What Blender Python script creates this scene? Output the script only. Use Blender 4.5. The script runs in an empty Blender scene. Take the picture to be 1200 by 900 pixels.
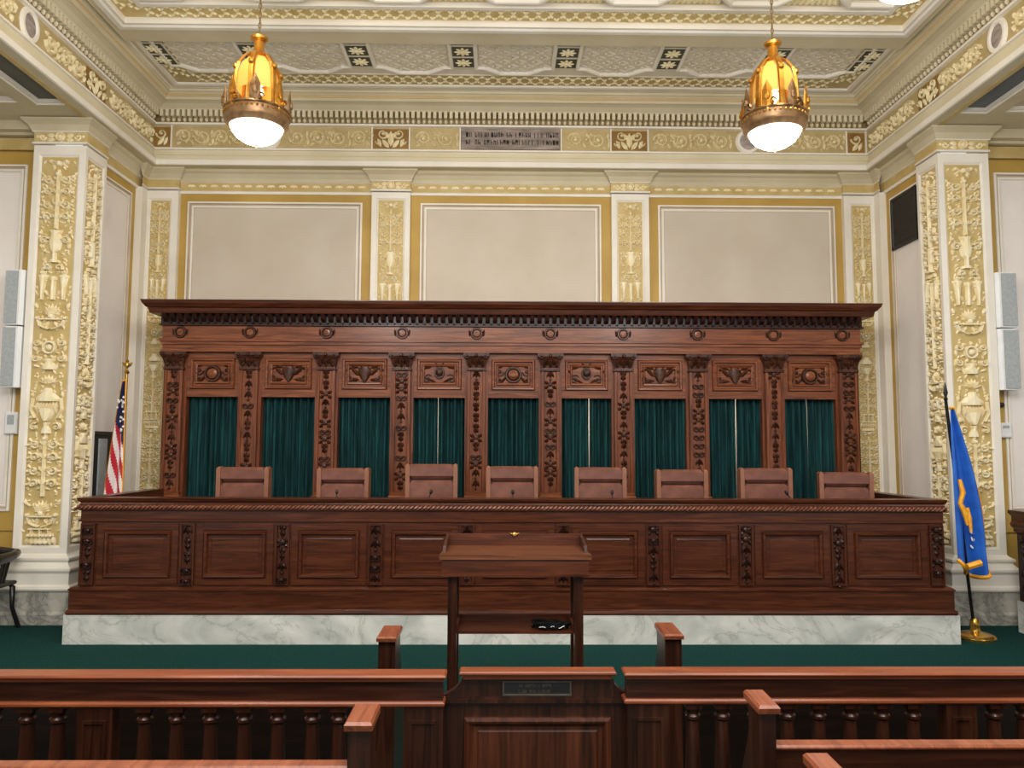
import bpy, bmesh, math, random
from mathutils import Matrix, Vector
PI = math.pi
R = random.Random(7)
COL = bpy.context.scene.collection
sin, cos = math.sin, math.cos

# ------------------------------------------------------------------ materials
def lin(c):
    return tuple((x/12.92 if x <= .04045 else ((x+.055)/1.055)**2.4) for x in [v/255. for v in c]) + (1.,)

def new_mat(name):
    m = bpy.data.materials.new(name); m.use_nodes = True
    nt = m.node_tree
    return m, nt, nt.nodes['Principled BSDF']

def ramp(nt, src, stops):
    r = nt.nodes.new('ShaderNodeValToRGB')
    els = r.color_ramp.elements
    while len(els) < len(stops): els.new(.5)
    for e, (p, c) in zip(els, stops): e.position = p; e.color = c
    nt.links.new(src, r.inputs[0]); return r.outputs[0]

def coords(nt, scale):
    t = nt.nodes.new('ShaderNodeTexCoord'); mp = nt.nodes.new('ShaderNodeMapping')
    mp.inputs['Scale'].default_value = scale
    nt.links.new(t.outputs['Object'], mp.inputs[0]); return mp.outputs[0]

def noise(nt, vec, scale, detail=4, dist=0., rough=.5):
    n = nt.nodes.new('ShaderNodeTexNoise'); n.inputs['Scale'].default_value = scale
    n.inputs['Detail'].default_value = detail; n.inputs['Distortion'].default_value = dist
    n.inputs['Roughness'].default_value = rough
    nt.links.new(vec, n.inputs['Vector']); return n.outputs['Fac']

def bump(nt, b, src, strength, dist=.01):
    n = nt.nodes.new('ShaderNodeBump'); n.inputs['Strength'].default_value = strength
    n.inputs['Distance'].default_value = dist
    nt.links.new(src, n.inputs['Height']); nt.links.new(n.outputs[0], b.inputs['Normal'])

def mottled(name, c1, c2, scale=3., rough=.6, metal=0., vec=(1, 1, 1), bs=0., spec=.5, p=(.35, .65), detail=4):
    m, nt, b = new_mat(name)
    f = noise(nt, coords(nt, vec), scale, detail)
    nt.links.new(ramp(nt, f, [(p[0], lin(c1)), (p[1], lin(c2))]), b.inputs['Base Color'])
    b.inputs['Roughness'].default_value = rough; b.inputs['Metallic'].default_value = metal
    b.inputs['Specular IOR Level'].default_value = spec
    if bs: bump(nt, b, f, bs)
    return m

def wood(name, dark, mid, light, vec, rough=.3, coat=.25):
    m, nt, b = new_mat(name)
    f = noise(nt, coords(nt, vec), 5., 6, 1.2, .6)
    nt.links.new(ramp(nt, f, [(.25, lin(dark)), (.5, lin(mid)), (.78, lin(light))]), b.inputs['Base Color'])
    b.inputs['Roughness'].default_value = rough
    b.inputs['Specular IOR Level'].default_value = .3; b.inputs['Coat Weight'].default_value = coat*.3; b.inputs['Coat Roughness'].default_value = .15
    bump(nt, b, f, .08, .004)
    return m

def emis(name, c, s):
    m, nt, b = new_mat(name)
    f = noise(nt, coords(nt, (1, 1, 1)), 2.)
    nt.links.new(ramp(nt, f, [(.3, lin(c)), (.7, lin(tuple(min(255, x+6) for x in c)))]), b.inputs['Emission Color'])
    b.inputs['Base Color'].default_value = lin(c); b.inputs['Emission Strength'].default_value = s
    return m

M = {}
HX, VX = (.35, 6, 6), (6, 6, .35)
M['wood_h'] = wood('screen wood along', (54, 26, 14), (114, 62, 36), (152, 92, 56), HX)
M['wood_v'] = wood('screen wood upright', (50, 24, 13), (108, 58, 34), (144, 86, 53), VX)
M['carve'] = wood('carved wood', (26, 13, 8), (62, 33, 21), (96, 56, 36), (3, 3, 3), .35)
M['bench_h'] = wood('bench wood along', (32, 15, 8), (74, 36, 20), (102, 55, 32), HX, .3)
M['bench_v'] = wood('bench wood upright', (30, 14, 8), (66, 32, 18), (92, 49, 29), VX, .32)
M['rope'] = wood('rope moulding wood', (60, 30, 20), (112, 66, 48), (150, 100, 78), (3, 3, 3), .3)
M['bench_dark'] = wood('bench carved wood', (18, 9, 7), (42, 20, 15), (70, 37, 27), (3, 3, 3), .35)
M['rail_top'] = wood('rail cap wood', (84, 40, 22), (120, 61, 35), (148, 83, 51), HX, .34, .15)
M['rail_h'] = wood('rail wood along', (24, 11, 7), (52, 26, 16), (76, 42, 27), HX, .3)
M['rail_v'] = wood('rail wood upright', (20, 9, 6), (46, 23, 14), (68, 37, 24), VX, .3)
M['pew_cap'] = wood('pew cap wood', (96, 48, 30), (126, 68, 44), (150, 90, 62), (6, .4, 6), .3, .3)
M['lectern_top'] = wood('lectern top wood', (62, 33, 19), (96, 55, 33), (120, 72, 46), HX, .3)
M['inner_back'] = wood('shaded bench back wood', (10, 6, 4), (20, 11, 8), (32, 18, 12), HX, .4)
M['black_wood'] = wood('black wood', (6, 5, 5), (16, 13, 12), (28, 22, 20), VX, .35)
M['dark'] = mottled('soot dark', (8, 7, 7), (18, 15, 14), 6, .7)
M['panel'] = mottled('greige wall panel', (198, 186, 170), (206, 195, 180), 1.5, .75)
M['panel_lit'] = mottled('lit pale lilac wall panel', (228, 221, 217), (236, 230, 226), 1.5, .75)  # paler than the back panels; brighter side wall light put into the colour
M['ochre'] = mottled('ochre paint', (176, 142, 66), (190, 156, 78), 2., .6)
M['white'] = mottled('ivory white paint', (228, 222, 210), (238, 233, 223), 2., .55)
M['line'] = mottled('rose line paint', (176, 158, 138), (190, 172, 150), 2., .6)
M['beige'] = mottled('beige moulding paint', (206, 195, 164), (216, 206, 178), 2., .6)
M['olive'] = mottled('olive beige paint', (194, 183, 152), (204, 194, 166), 2., .6)
M['gold'] = mottled('pale gold relief ground', (186, 160, 100), (200, 178, 122), 6., .55)
M['relief'] = mottled('cream relief', (244, 234, 204), (236, 220, 176), 9., .5, spec=.4)
M['frieze_ground'] = mottled('frieze ground', (172, 152, 104), (188, 168, 122), 6., .6)
M['frieze_relief'] = mottled('frieze gilded relief', (222, 206, 160), (238, 226, 188), 9., .5)
M['square_ground'] = mottled('dark ochre square ground', (128, 92, 38), (150, 112, 52), 6., .6)
M['egg_ground'] = mottled('dentil recess', (120, 98, 58), (136, 112, 70), 6., .7)
M['rust'] = mottled('rust stripe paint', (198, 168, 118), (206, 178, 130), 5., .6)
M['ceil'] = mottled('ceiling plaster', (214, 206, 188), (226, 218, 202), 2., .65)
M['lattice'] = mottled('grey lattice plaster', (214, 205, 182), (228, 220, 200), 14., .65)
M['ceil_gold'] = mottled('ceiling gold ground', (206, 178, 112), (222, 198, 138), 8., .6)
M['ceil_relief'] = mottled('ceiling cream relief', (240, 226, 178), (250, 240, 206), 8., .55)
M['tile_green'] = mottled('bottle green tile', (20, 32, 26), (34, 48, 40), 8., .4)
M['coffer_left'] = mottled('grey green coffer', (74, 76, 66), (86, 88, 78), 3., .6)
M['coffer_right'] = mottled('blue grey coffer', (84, 92, 100), (96, 104, 112), 3., .6)
M['stone'] = mottled('grey mauve stone', (132, 120, 116), (172, 160, 154), 9., .5, vec=(.6, 1, 3))
M['plaque_stone'] = mottled('weathered plaque stone', (96, 86, 80), (166, 150, 140), 5., .5, vec=(.8, 1, 3), p=(.3, .7))
M['ink'] = mottled('dark lettering', (24, 20, 15), (40, 33, 24), 9., .6)
M['carpet'] = mottled('green carpet', (10, 46, 43), (20, 64, 60), 60., .95, bs=.4, spec=.1)
M['leather'] = mottled('brown leather', (104, 62, 50), (126, 80, 65), 9., .42, bs=.15)
M['leather_edge'] = mottled('tan leather edge', (128, 82, 62), (148, 100, 76), 9., .4)
M['cable'] = mottled('black rubber', (6, 6, 6), (14, 14, 14), 9., .85, spec=.15)
M['black'] = mottled('black plastic', (14, 14, 14), (24, 24, 24), 9., .4)
M['chrome'] = mottled('brushed metal', (150, 150, 150), (170, 170, 170), 20., .3, 1.)
M['gilt'] = mottled('gilded brass', (172, 116, 38), (208, 154, 68), 12., .3, .75)
M['bronze'] = mottled('bronze brass', (112, 84, 56), (150, 118, 84), 14., .35, .55)
M['brass'] = mottled('polished brass', (196, 150, 66), (222, 180, 96), 8., .22, .9)
M['chain'] = mottled('antique brass chain', (112, 96, 66), (136, 118, 86), 20., .5, .4)
M['amber'] = emis('amber glow glass', (236, 176, 86), .26)
M['bowl'] = emis('lit glass bowl', (255, 250, 246), 16.)
M['bulb'] = emis('lit lamp glass', (255, 240, 200), 3.)
M['grey_speaker'] = mottled('grey speaker grille', (156, 162, 166), (170, 176, 180), 40., .5)
M['white_plastic'] = mottled('white plastic', (222, 224, 226), (232, 234, 236), 5., .4)
M['vent'] = mottled('vent black', (26, 24, 22), (38, 36, 33), 10., .6)
M['curtain'] = mottled('green velvet', (6, 36, 38), (20, 70, 70), 5., .8, vec=(6, 6, .5), spec=.25)
M['flag_blue'] = mottled('royal blue cloth', (20, 84, 178), (32, 104, 204), 6., .7)
M['flag_navy'] = mottled('navy cloth', (22, 28, 66), (32, 38, 80), 6., .7)
M['flag_red'] = mottled('red cloth', (180, 26, 44), (196, 38, 56), 6., .7)
M['flag_white'] = mottled('white cloth', (226, 220, 218), (238, 234, 232), 6., .7)
M['fringe'] = mottled('gold fringe', (226, 150, 22), (246, 178, 46), 30., .6)

def marble(name, light, mid, vein, sc=1.6):
    m, nt, b = new_mat(name)
    v = coords(nt, (1, 1, 1.4))
    f = noise(nt, v, sc, 8, 1.6, .62)
    g = noise(nt, v, sc*1.1, 5, 1.2)
    c1 = ramp(nt, f, [(.36, lin(light)), (.475, lin(mid)), (.5, lin(vein)), (.525, lin(mid)), (.64, lin(light))])
    c2 = ramp(nt, g, [(.38, (1, 1, 1, 1)), (.66, (.66, .68, .68, 1))])
    mx = nt.nodes.new('ShaderNodeMix'); mx.data_type = 'RGBA'; mx.blend_type = 'MULTIPLY'
    mx.inputs[0].default_value = 1.
    nt.links.new(c1, mx.inputs[6]); nt.links.new(c2, mx.inputs[7])
    nt.links.new(mx.outputs[2], b.inputs['Base Color'])
    b.inputs['Roughness'].default_value = .28
    return m
M['plaque_rim'] = mottled('tarnished plaque rim', (62, 54, 46), (80, 70, 60), 20., .5)
M['marble'] = marble('white veined marble', (226, 226, 220), (216, 217, 211), (190, 192, 186))
M['marble_grey'] = marble('grey veined marble', (196, 192, 180), (168, 165, 156), (126, 124, 118), 2.2)

# ------------------------------------------------------------------ mesh builder
def front(y0, x0=0., z0=0.): return lambda u, v, h: (x0+u, y0-h, z0+v)          # faces the camera
def leftw(x0, z0=0.): return lambda u, v, h: (x0+h, u, z0+v)                     # faces +X, u runs along Y
def rightw(x0, z0=0.): return lambda u, v, h: (x0-h, u, z0+v)
def over(z0): return lambda u, v, h: (u, v, z0-h)                                # faces down
IDENT = lambda u, v, h: (u, v, h)

class MB:
    def __init__(s, xf=IDENT):
        s.v = []; s.f = []; s.mi = []; s.xf = xf; s.m = 1; s.uc = 0.; s.mat = 0
    def p(s, u, v, h):
        s.v.append(s.xf(s.uc+s.m*(u), v, h)); return len(s.v)-1
    def face(s, ids, mi=None):
        s.f.append(tuple(ids)); s.mi.append(s.mat if mi is None else mi)
    def quad(s, pts, mi=None): s.face([s.p(*q) for q in pts], mi)
    def box(s, a0, a1, b0, b1, c0, c1, mi=None, bev=0.):
        if bev:
            e = bev
            rings = [[(a0+e, b0+e, c0), (a1-e, b0+e, c0), (a1-e, b1-e, c0), (a0+e, b1-e, c0)],
                     [(a0, b0, c0+e), (a1, b0, c0+e), (a1, b1, c0+e), (a0, b1, c0+e)],
                     [(a0, b0, c1-e), (a1, b0, c1-e), (a1, b1, c1-e), (a0, b1, c1-e)],
                     [(a0+e, b0+e, c1), (a1-e, b0+e, c1), (a1-e, b1-e, c1), (a0+e, b1-e, c1)]]
        else:
            rings = [[(a0, b0, c), (a1, b0, c), (a1, b1, c), (a0, b1, c)] for c in (c0, c1)]
        s.loft(rings, mi, True)
    def loft(s, rings, mi=None, caps=False, closed=True):
        ids = [[s.p(*q) for q in r] for r in rings]
        n = len(rings[0])
        for a, b in zip(ids, ids[1:]):
            for i in range(n if closed else n-1):
                j = (i+1) % n
                s.face((a[i], a[j], b[j], b[i]), mi)
        if caps: s.face(ids[0][::-1], mi); s.face(ids[-1], mi)
    def rect(s, u0, u1, v0, v1, prof, fill=True, mi=None, fmi=None):
        """nested rectangles: prof is a list of (inset, height)"""
        rings = [[(u0+i, v0+i, h), (u1-i, v0+i, h), (u1-i, v1-i, h), (u0+i, v1-i, h)] for i, h in prof]
        s.loft(rings, mi)
        if fill: s.quad(rings[-1], mi if fmi is None else fmi)
    def lathe(s, prof, c=(0, 0, 0), n=16, mi=None, axis=2):
        rings = []
        for r, z in prof:
            ring = []
            for k in range(n):
                a = 2*PI*k/n
                q = [c[0], c[1], c[2]]
                ax = [(1, 2), (0, 2), (0, 1)][axis]
                q[ax[0]] += r*cos(a); q[ax[1]] += r*sin(a); q[axis] += z
                ring.append(tuple(q))
            rings.append(ring)
        s.loft(rings, mi, True)
    def tube(s, pts, rad, n=8, mi=None):
        rings = []
        P = [Vector(p) for p in pts]
        for i, p in enumerate(P):
            t = (P[min(i+1, len(P)-1)]-P[max(i-1, 0)]).normalized()
            a = Vector((0, 0, 1)) if abs(t.z) < .9 else Vector((1, 0, 0))
            x = t.cross(a).normalized(); y = t.cross(x)
            r = rad[i] if isinstance(rad, (list, tuple)) else rad
            rings.append([tuple(p+x*r*cos(2*PI*k/n)+y*r*sin(2*PI*k/n)) for k in range(n)])
        s.loft(rings, mi, True)
    def usweep(s, x0, x1, yf, yend, prof, sg, mis=None, caps=False):
        """moulding swept round a U in plan; sg=+1 grows outward, -1 inward"""
        rows = []
        for d, z in prof:
            q = [(x0-sg*d, yend, z), (x0-sg*d, yf-d, z), (x1+sg*d, yf-d, z), (x1+sg*d, yend, z)]
            rows.append([s.p(*a) for a in q])
        for k, (a, b) in enumerate(zip(rows, rows[1:])):
            for i in range(3):
                s.face((a[i], a[i+1], b[i+1], b[i]), mis[k] if mis else None)
        if caps: s.face([r[0] for r in rows]); s.face([r[3] for r in rows])
    # relief ornament in local (u, v, h)
    def leaf(s, u, v, a, L, W, H, b=0.):
        ca, sa = cos(a), sin(a)
        def q(x, y, h): return (u+ca*x-sa*y, v+sa*x+ca*y, h)
        c = L*b
        ring = [q(0, 0, 0), q(L*.3, W*.45+c*.3, 0), q(L*.7, W*.4+c*.8, 0), q(L, c, 0), q(L*.7, -W*.4+c*.8, 0), q(L*.3, -W*.45+c*.3, 0)]
        r = [s.p(*x) for x in ring]; t = s.p(*q(L*.55, c*.55, H)); t2 = s.p(*q(L*.2, c*.15, H*.7))
        s.face((r[0], r[1], t2)); s.face((r[1], r[2], t, t2)); s.face((r[2], r[3], t)); s.face((r[3], r[4], t))
        s.face((r[4], r[5], t2, t)); s.face((r[5], r[0], t2))
    def disc(s, u, v, r, H, n=8, ring=False, e=1.):
        def rg(k, h): return [(u+e*k*r*cos(2*PI*i/n), v+k*r*sin(2*PI*i/n), h) for i in range(n)]
        if ring: s.loft([rg(1, 0), rg(.9, H), rg(.72, H), rg(.62, .2*H)])
        else:
            s.loft([rg(1, 0), rg(.8, H*.8), rg(.4, H)]); s.face([s.p(*q) for q in rg(.4, H)])
    def stem(s, pts, w, H, taper=1.):
        n = len(pts); rings = []
        for i, (u, v) in enumerate(pts):
            a = pts[max(i-1, 0)]; b = pts[min(i+1, n-1)]
            du, dv = b[0]-a[0], b[1]-a[1]; l = math.hypot(du, dv) or 1
            nu, nv = -dv/l, du/l
            k = w*(1+(taper-1)*i/(n-1))
            rings.append([(u+nu*k, v+nv*k, 0), (u+nu*k*.3, v+nv*k*.3, H), (u-nu*k*.3, v-nv*k*.3, H), (u-nu*k, v-nv*k, 0)])
        s.loft(rings, closed=False)
    def scroll(s, u, v, r, a0, turns, d, w, H):
        n = max(6, int(turns*11)); pts = []
        for i in range(n+1):
            t = i/n; k = r*(1-.82*t); a = a0+d*2*PI*turns*t
            pts.append((u+k*cos(a), v+k*sin(a)))
        s.stem(pts, w, H, .6); s.disc(u, v, r*.26, H*1.15, 6)
    def vase(s, u, v0, prof, H):
        rings = [[(u-w, v0+z, 0), (u-w*.6, v0+z, H*.8), (u, v0+z, H), (u+w*.6, v0+z, H*.8), (u+w, v0+z, 0)] for z, w in prof]
        s.loft(rings, closed=False)
        for r in (rings[0], rings[-1]): s.face([s.p(*q) for q in r])
    def both(s, fn):
        for m in (1, -1): s.m = m; fn()
        s.m = 1
    def build(s, name, mats, parent=None, smooth=False, kind=None):
        me = bpy.data.meshes.new(name)
        if parent is None:
            lo = [min(q[i] for q in s.v) for i in range(3)]; hi = [max(q[i] for q in s.v) for i in range(3)]
            org = Vector(((lo[0]+hi[0])/2, (lo[1]+hi[1])/2, lo[2]))
            off = org
        else:
            off = Vector(parent['_w']); org = Vector((0, 0, 0))
        me.from_pydata([tuple(Vector(q)-off) for q in s.v], [], s.f)
        for m in (mats if isinstance(mats, (list, tuple)) else [mats]): me.materials.append(M[m])
        me.polygons.foreach_set('material_index', s.mi)
        bm = bmesh.new(); bm.from_mesh(me)
        bmesh.ops.recalc_face_normals(bm, faces=bm.faces[:]); bm.to_mesh(me); bm.free()
        if smooth:
            me.polygons.foreach_set('use_smooth', [True]*len(me.polygons))
            if smooth != 'all': me.set_sharp_from_angle(angle=math.radians(40))
        me.update()
        o = bpy.data.objects.new(name, me); COL.objects.link(o)
        o.location = org; o['_w'] = tuple(off)
        if parent is not None: o.parent = parent
        if kind: o['kind'] = kind
        return o

def tag(o, label, cat, group=None):
    o['label'] = label; o['category'] = cat
    if group: o['group'] = group
    return o
def thing(name, label, cat, loc, group=None):
    o = bpy.data.objects.new(name, None); COL.objects.link(o); o.location = loc
    o.empty_display_size = .1; o['_w'] = tuple(loc)
    return tag(o, label, cat, group)
def copy_tree(o, parent=None):
    c = o.copy(); COL.objects.link(c)
    if parent: c.parent = parent
    for ch in list(o.children): copy_tree(ch, c)
    return c

# ------------------------------------------------------------------ relief modules (arabesque running down a pilaster)
def arabesque(mb, w, v0, v1, H=.03, seed=1, order='ftvhswkugta'):
    """mirrored about u=0 ; fills the strip v0..v1"""
    rr = random.Random(seed); hw = w/2; v = v1; st = w*.036
    i = 0
    while v > v0+w*.35:
        k = order[i % len(order)]; i += 1
        room = v-v0
        if k == 'f':                                    # flower cluster
            mb.disc(0, v-.14*w, .09*w, H, 7)
            def g():
                mb.leaf(.06*w, v-.14*w, .5, .2*w, .11*w, H); mb.leaf(.06*w, v-.16*w, -.4, .2*w, .11*w, H*.8)
                mb.disc(.22*w, v-.09*w, .06*w, H, 6)
            mb.both(g); v -= .32*w
        elif k == 't':                                  # scrolling tree
            h = min(1.7*w, room)
            mb.stem([(0, v-h), (0, v-.1*h)], .05*w, H, .5)
            mb.disc(0, v-.08*h, .07*w, H*1.2, 7); mb.leaf(0, v-.06*h, PI/2, .14*w, .1*w, H)
            for j in range(4):
                y = v-h*(.17+.21*j)
                def g():
                    mb.scroll(.26*w, y, .125*w, PI*1.05, 1.25, -1 if j % 2 else 1, st, H*.9)
                    mb.leaf(.02*w, y-.05*w, .75, .22*w, .1*w, H, .15)
                    mb.leaf(.36*w, y+.06*w, .9, .14*w, .08*w, H*.8)
                    mb.leaf(.38*w, y-.1*w, -.5, .12*w, .07*w, H*.8)
                    mb.leaf(.05*w, y-.12*w, -.3, .16*w, .07*w, H*.7)
                    mb.disc(.42*w, y-.02*w, .04*w, H, 5)
                mb.both(g)
            v -= h
        elif k == 'v':                                  # goblet with scroll handles
            h = min(.95*w, room)
            mb.vase(0, v-h, [(0, .15*w), (.06*h, .15*w), (.1*h, .05*w), (.3*h, .05*w), (.38*h, .14*w), (.6*h, .19*w), (.85*h, .13*w), (.9*h, .17*w), (h*.96, .17*w)], H*1.2)
            def g():
                mb.scroll(.3*w, v-.35*h, .12*w, PI*.9, 1.3, -1, st, H)
                mb.leaf(.1*w, v-.75*h, .1, .3*w, .1*w, H, .3); mb.leaf(.24*w, v-.85*h, -.9, .16*w, .1*w, H)
                mb.leaf(.36*w, v-.6*h, 1.3, .18*w, .08*w, H); mb.disc(.4*w, v-.12*h, .05*w, H, 6)
            mb.both(g); v -= h
        elif k == 'h':                                  # paired cornucopias
            h = min(1.05*w, room)
            mb.vase(0, v-h, [(0, .07*w), (.5*h, .06*w), (.55*h, .1*w), (.62*h, .1*w)], H)
            def g():
                mb.vase(.29*w, v-h, [(0, .03*w), (.3*h, .06*w), (.58*h, .11*w), (.6*h, .14*w), (.66*h, .14*w)], H)
                for q in (-.5, 0, .5): mb.leaf(.29*w, v-.36*h, PI/2+q, .18*w, .08*w, H)
                mb.leaf(.04*w, v-.3*h, .5, .16*w, .08*w, H); mb.scroll(.15*w, v-.15*h, .1*w, -.5, 1.1, 1, st, H)
                mb.leaf(.14*w, v-.9*h, 1.2, .2*w, .08*w, H)
            mb.both(g); v -= h
        elif k == 's':                                  # fan and swag
            h = min(.85*w, room)
            for q in range(-4, 5): mb.leaf(0, v-.52*h, PI/2+q*.33, .36*w*(1-.02*q*q), .09*w, H)
            mb.disc(0, v-.55*h, .09*w, H*1.2, 7)
            mb.box(-.32*w, .32*w, v-.66*h, v-.62*h, 0, H)
            def g():
                mb.stem([(.36*w, v-.66*h), (.3*w, v-.85*h), (.16*w, v-.93*h), (.03*w, v-.97*h)], .04*w, H, .8)
                mb.leaf(.4*w, v-.3*h, 1.2, .2*w, .09*w, H); mb.disc(.38*w, v-.6*h, .06*w, H, 6)
                mb.leaf(.08*w, v-.7*h, -1.1, .2*w, .1*w, H)
            mb.both(g); v -= h
        elif k == 'w':                                  # wreathed cartouche
            h = min(1.15*w, room)
            mb.disc(0, v-.42*h, .2*w, H, 12, True); mb.disc(0, v-.42*h, .1*w, H*1.2, 8)
            mb.vase(0, v-.95*h, [(0, .2*w), (.08*h, .24*w), (.18*h, .1*w), (.26*h, .16*w)], H)
            for q in range(9): mb.leaf(.2*w*cos(q*.7), v-.42*h+.2*w*sin(q*.7), q*.7+.3, .13*w, .08*w, H)
            def g():
                mb.scroll(.34*w, v-.3*h, .1*w, 2.8, 1.3, 1, st, H); mb.scroll(.34*w, v-.68*h, .11*w, 1., 1.3, -1, st, H)
                mb.leaf(.26*w, v-.9*h, .4, .2*w, .09*w, H); mb.leaf(.4*w, v-.5*h, 1.4, .16*w, .07*w, H)
            mb.both(g); v -= h
        elif k == 'k':                                  # shell
            h = min(.4*w, room)
            for q in range(-3, 4): mb.leaf(0, v-.9*h, PI/2+q*.4, .3*w, .09*w, H)
            v -= h
        elif k == 'u':                                  # gadrooned urn
            h = min(1.3*w, room)
            mb.vase(0, v-.32*h, [(0, .3*w), (.05*h, .34*w), (.1*h, .3*w), (.2*h, .14*w), (.28*h, .1*w)], H*1.1)
            for q in range(-3, 4): mb.leaf(q*.085*w, v-.32*h, -PI/2, .36*w, .07*w, H*1.3)
            mb.vase(0, v-.74*h, [(0, .07*w), (.06*h, .14*w), (.2*h, .24*w), (.27*h, .25*w)], H*1.3)
            mb.vase(0, v-h, [(0, .15*w), (.08*h, .13*w), (.16*h, .06*w), (.24*h, .1*w)], H)
            def g():
                mb.leaf(.4*w, v-.1*h, -1.5, .2*w, .08*w, H); mb.stem([(.38*w, v-.25*h), (.42*w, v-.5*h), (.3*w, v-.68*h)], .03*w, H)
                mb.scroll(.3*w, v-.86*h, .11*w, 2.2, 1.2, -1, st, H); mb.disc(.4*w, v-.66*h, .05*w, H, 6)
            mb.both(g); v -= h
        elif k == 'g':                                  # grotesque scrolls
            h = min(.8*w, room)
            mb.stem([(0, v-h), (0, v)], .05*w, H)
            def g():
                mb.scroll(.2*w, v-.28*h, .16*w, PI, 1.4, 1, st*1.2, H); mb.scroll(.26*w, v-.72*h, .13*w, PI, 1.3, -1, st, H)
                mb.leaf(.3*w, v-.12*h, .6, .18*w, .1*w, H); mb.leaf(.34*w, v-.5*h, -.2, .14*w, .08*w, H)
                mb.leaf(.36*w, v-.86*h, -.6, .12*w, .08*w, H)
            mb.both(g); v -= h
        elif k == 'a':                                  # altar
            h = min(.9*w, room)
            mb.box(-.3*w, .3*w, v-.1*h, v-.02*h, 0, H)
            for q in (-.22, 0, .22): mb.stem([(q*w, v-.1*h), (q*w*1.15, v-.5*h)], .03*w, H)
            for q in range(-3, 4): mb.leaf(q*.11*w, v-.52*h, -PI/2+q*.08, .28*w, .12*w, H*1.2); mb.disc(q*.1*w, v-.5*h, .06*w, H*1.2, 6)
            mb.vase(0, v-h, [(0, .34*w), (.08*h, .34*w), (.14*h, .26*w)], H)
            v -= h
    for j in range(int((v1-v0)/w*15)):
        u = rr.uniform(.12, .44)*w; y = rr.uniform(v0+.05*w, v1-.1*w); a = rr.uniform(-PI, PI); l = rr.uniform(.08, .14)*w
        def g(): mb.leaf(u, y, a, l, .06*w, H*.6)
        mb.both(g)

def rinceau(mb, u0, u1, v0, v1, H=.025, s0=1):
    """running scroll along u"""
    h = v1-v0; vm = (v0+v1)/2; n = max(1, round((u1-u0)/(h*1.05))); p = (u1-u0)/n; sg = s0
    for i in range(n):
        c = u0+p*(i+.5)
        mb.scroll(c, vm, .42*h, PI, 1.5, -sg, .055*h, H)
        for k in range(4):
            a = k*PI/2+.4; mb.leaf(c+.17*h*cos(a), vm+.17*h*sin(a), a, .2*h, .13*h, H)
        e = c+p/2
        mb.leaf(e, vm+sg*.42*h, -sg*1.2, .4*h, .18*h, H, .2); mb.leaf(e, vm-sg*.42*h, sg*1.9, .34*h, .16*h, H, .2)
        mb.leaf(c-.42*h, vm-sg*.4*h, .5*sg, .28*h, .14*h, H); mb.leaf(c+.3*h, vm+sg*.42*h, -.2*sg, .2*h, .12*h, H)
        mb.disc(e, vm, .07*h, H, 6)
        sg = -sg

def floral(mb, u, v, r, H, e=1.):
    for k in range(8): mb.leaf(u+.15*r*e*cos(k*PI/4), v+.15*r*sin(k*PI/4), k*PI/4, .75*r, .4*r, H)
    mb.disc(u, v, .26*r, H*1.3, 8)

# ------------------------------------------------------------------ the room
A, YB = 4.55, 9.40                                  # half width at pilaster faces, back pilaster face
YP0, YP1 = 7.97, 8.40                               # pier front and back
AP = 5.09                                           # outer side of the piers
YW, XW = 9.47, 4.63                                 # wall planes
YA = 8.15                                           # end wall of the aisles
YN = -1.5                                           # room modelled back to here
ZC = 6.1

def wall_panel(mb, u0, u1, v0, v1, ins=(.13, .13, .13, .13), ochre=0, line=1, white=2, panel=3):
    a0, a1, b0, b1 = u0+ins[0], u1-ins[1], v0+ins[2], v1-ins[3]
    o = [(u0, v0, .0), (u1, v0, .0), (u1, v1, .0), (u0, v1, .0)]; q = [(a0, b0, .0), (a1, b0, .0), (a1, b1, .0), (a0, b1, .0)]
    mb.loft([o, q], ochre)
    mb.rect(a0, a1, b0, b1, [(0, 0), (0, .018), (.022, .022)], False, white)
    mb.rect(a0, a1, b0, b1, [(.022, .022), (.03, .004), (.045, .004)], False, line)
    mb.rect(a0, a1, b0, b1, [(.045, .004), (.055, .012), (.075, .008)], False, white)
    mb.rect(a0, a1, b0, b1, [(.075, .008), (.08, .002)], True, line, panel)

# floor
b = MB(); b.box(-7.6, 7.6, YN, 9.6, -.1, 0); b.build('floor', 'carpet', kind='structure')

# back wall with its three big panels
b = MB(front(YW))
b.quad([(-XW-.1, 0, -.02), (XW+.1, 0, -.02), (XW+.1, 6.1, -.02), (-XW-.1, 6.1, -.02)], 4)
for u0, u1 in ((-4.2, -1.76), (-1.29, 1.24), (1.70, 4.2)): wall_panel(b, u0, u1, .7, 4.96)
b.build('wall_back', ['ochre', 'line', 'white', 'panel', 'beige'], kind='structure')

# side walls of the alcove
for nm, xf in (('wall_left', leftw(-XW)), ('wall_right', rightw(XW))):
    b = MB(xf)
    b.quad([(YP1-.3, 0, -.02), (YB+.1, 0, -.02), (YB+.1, 5.3, -.02), (YP1-.3, 5.3, -.02)], 0)
    wall_panel(b, YP1-.02, 9.27, .7, 4.96, (.06, .12, .1, .13))
    b.build(nm, ['ochre', 'line', 'white', 'panel_lit'], kind='structure')

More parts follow.
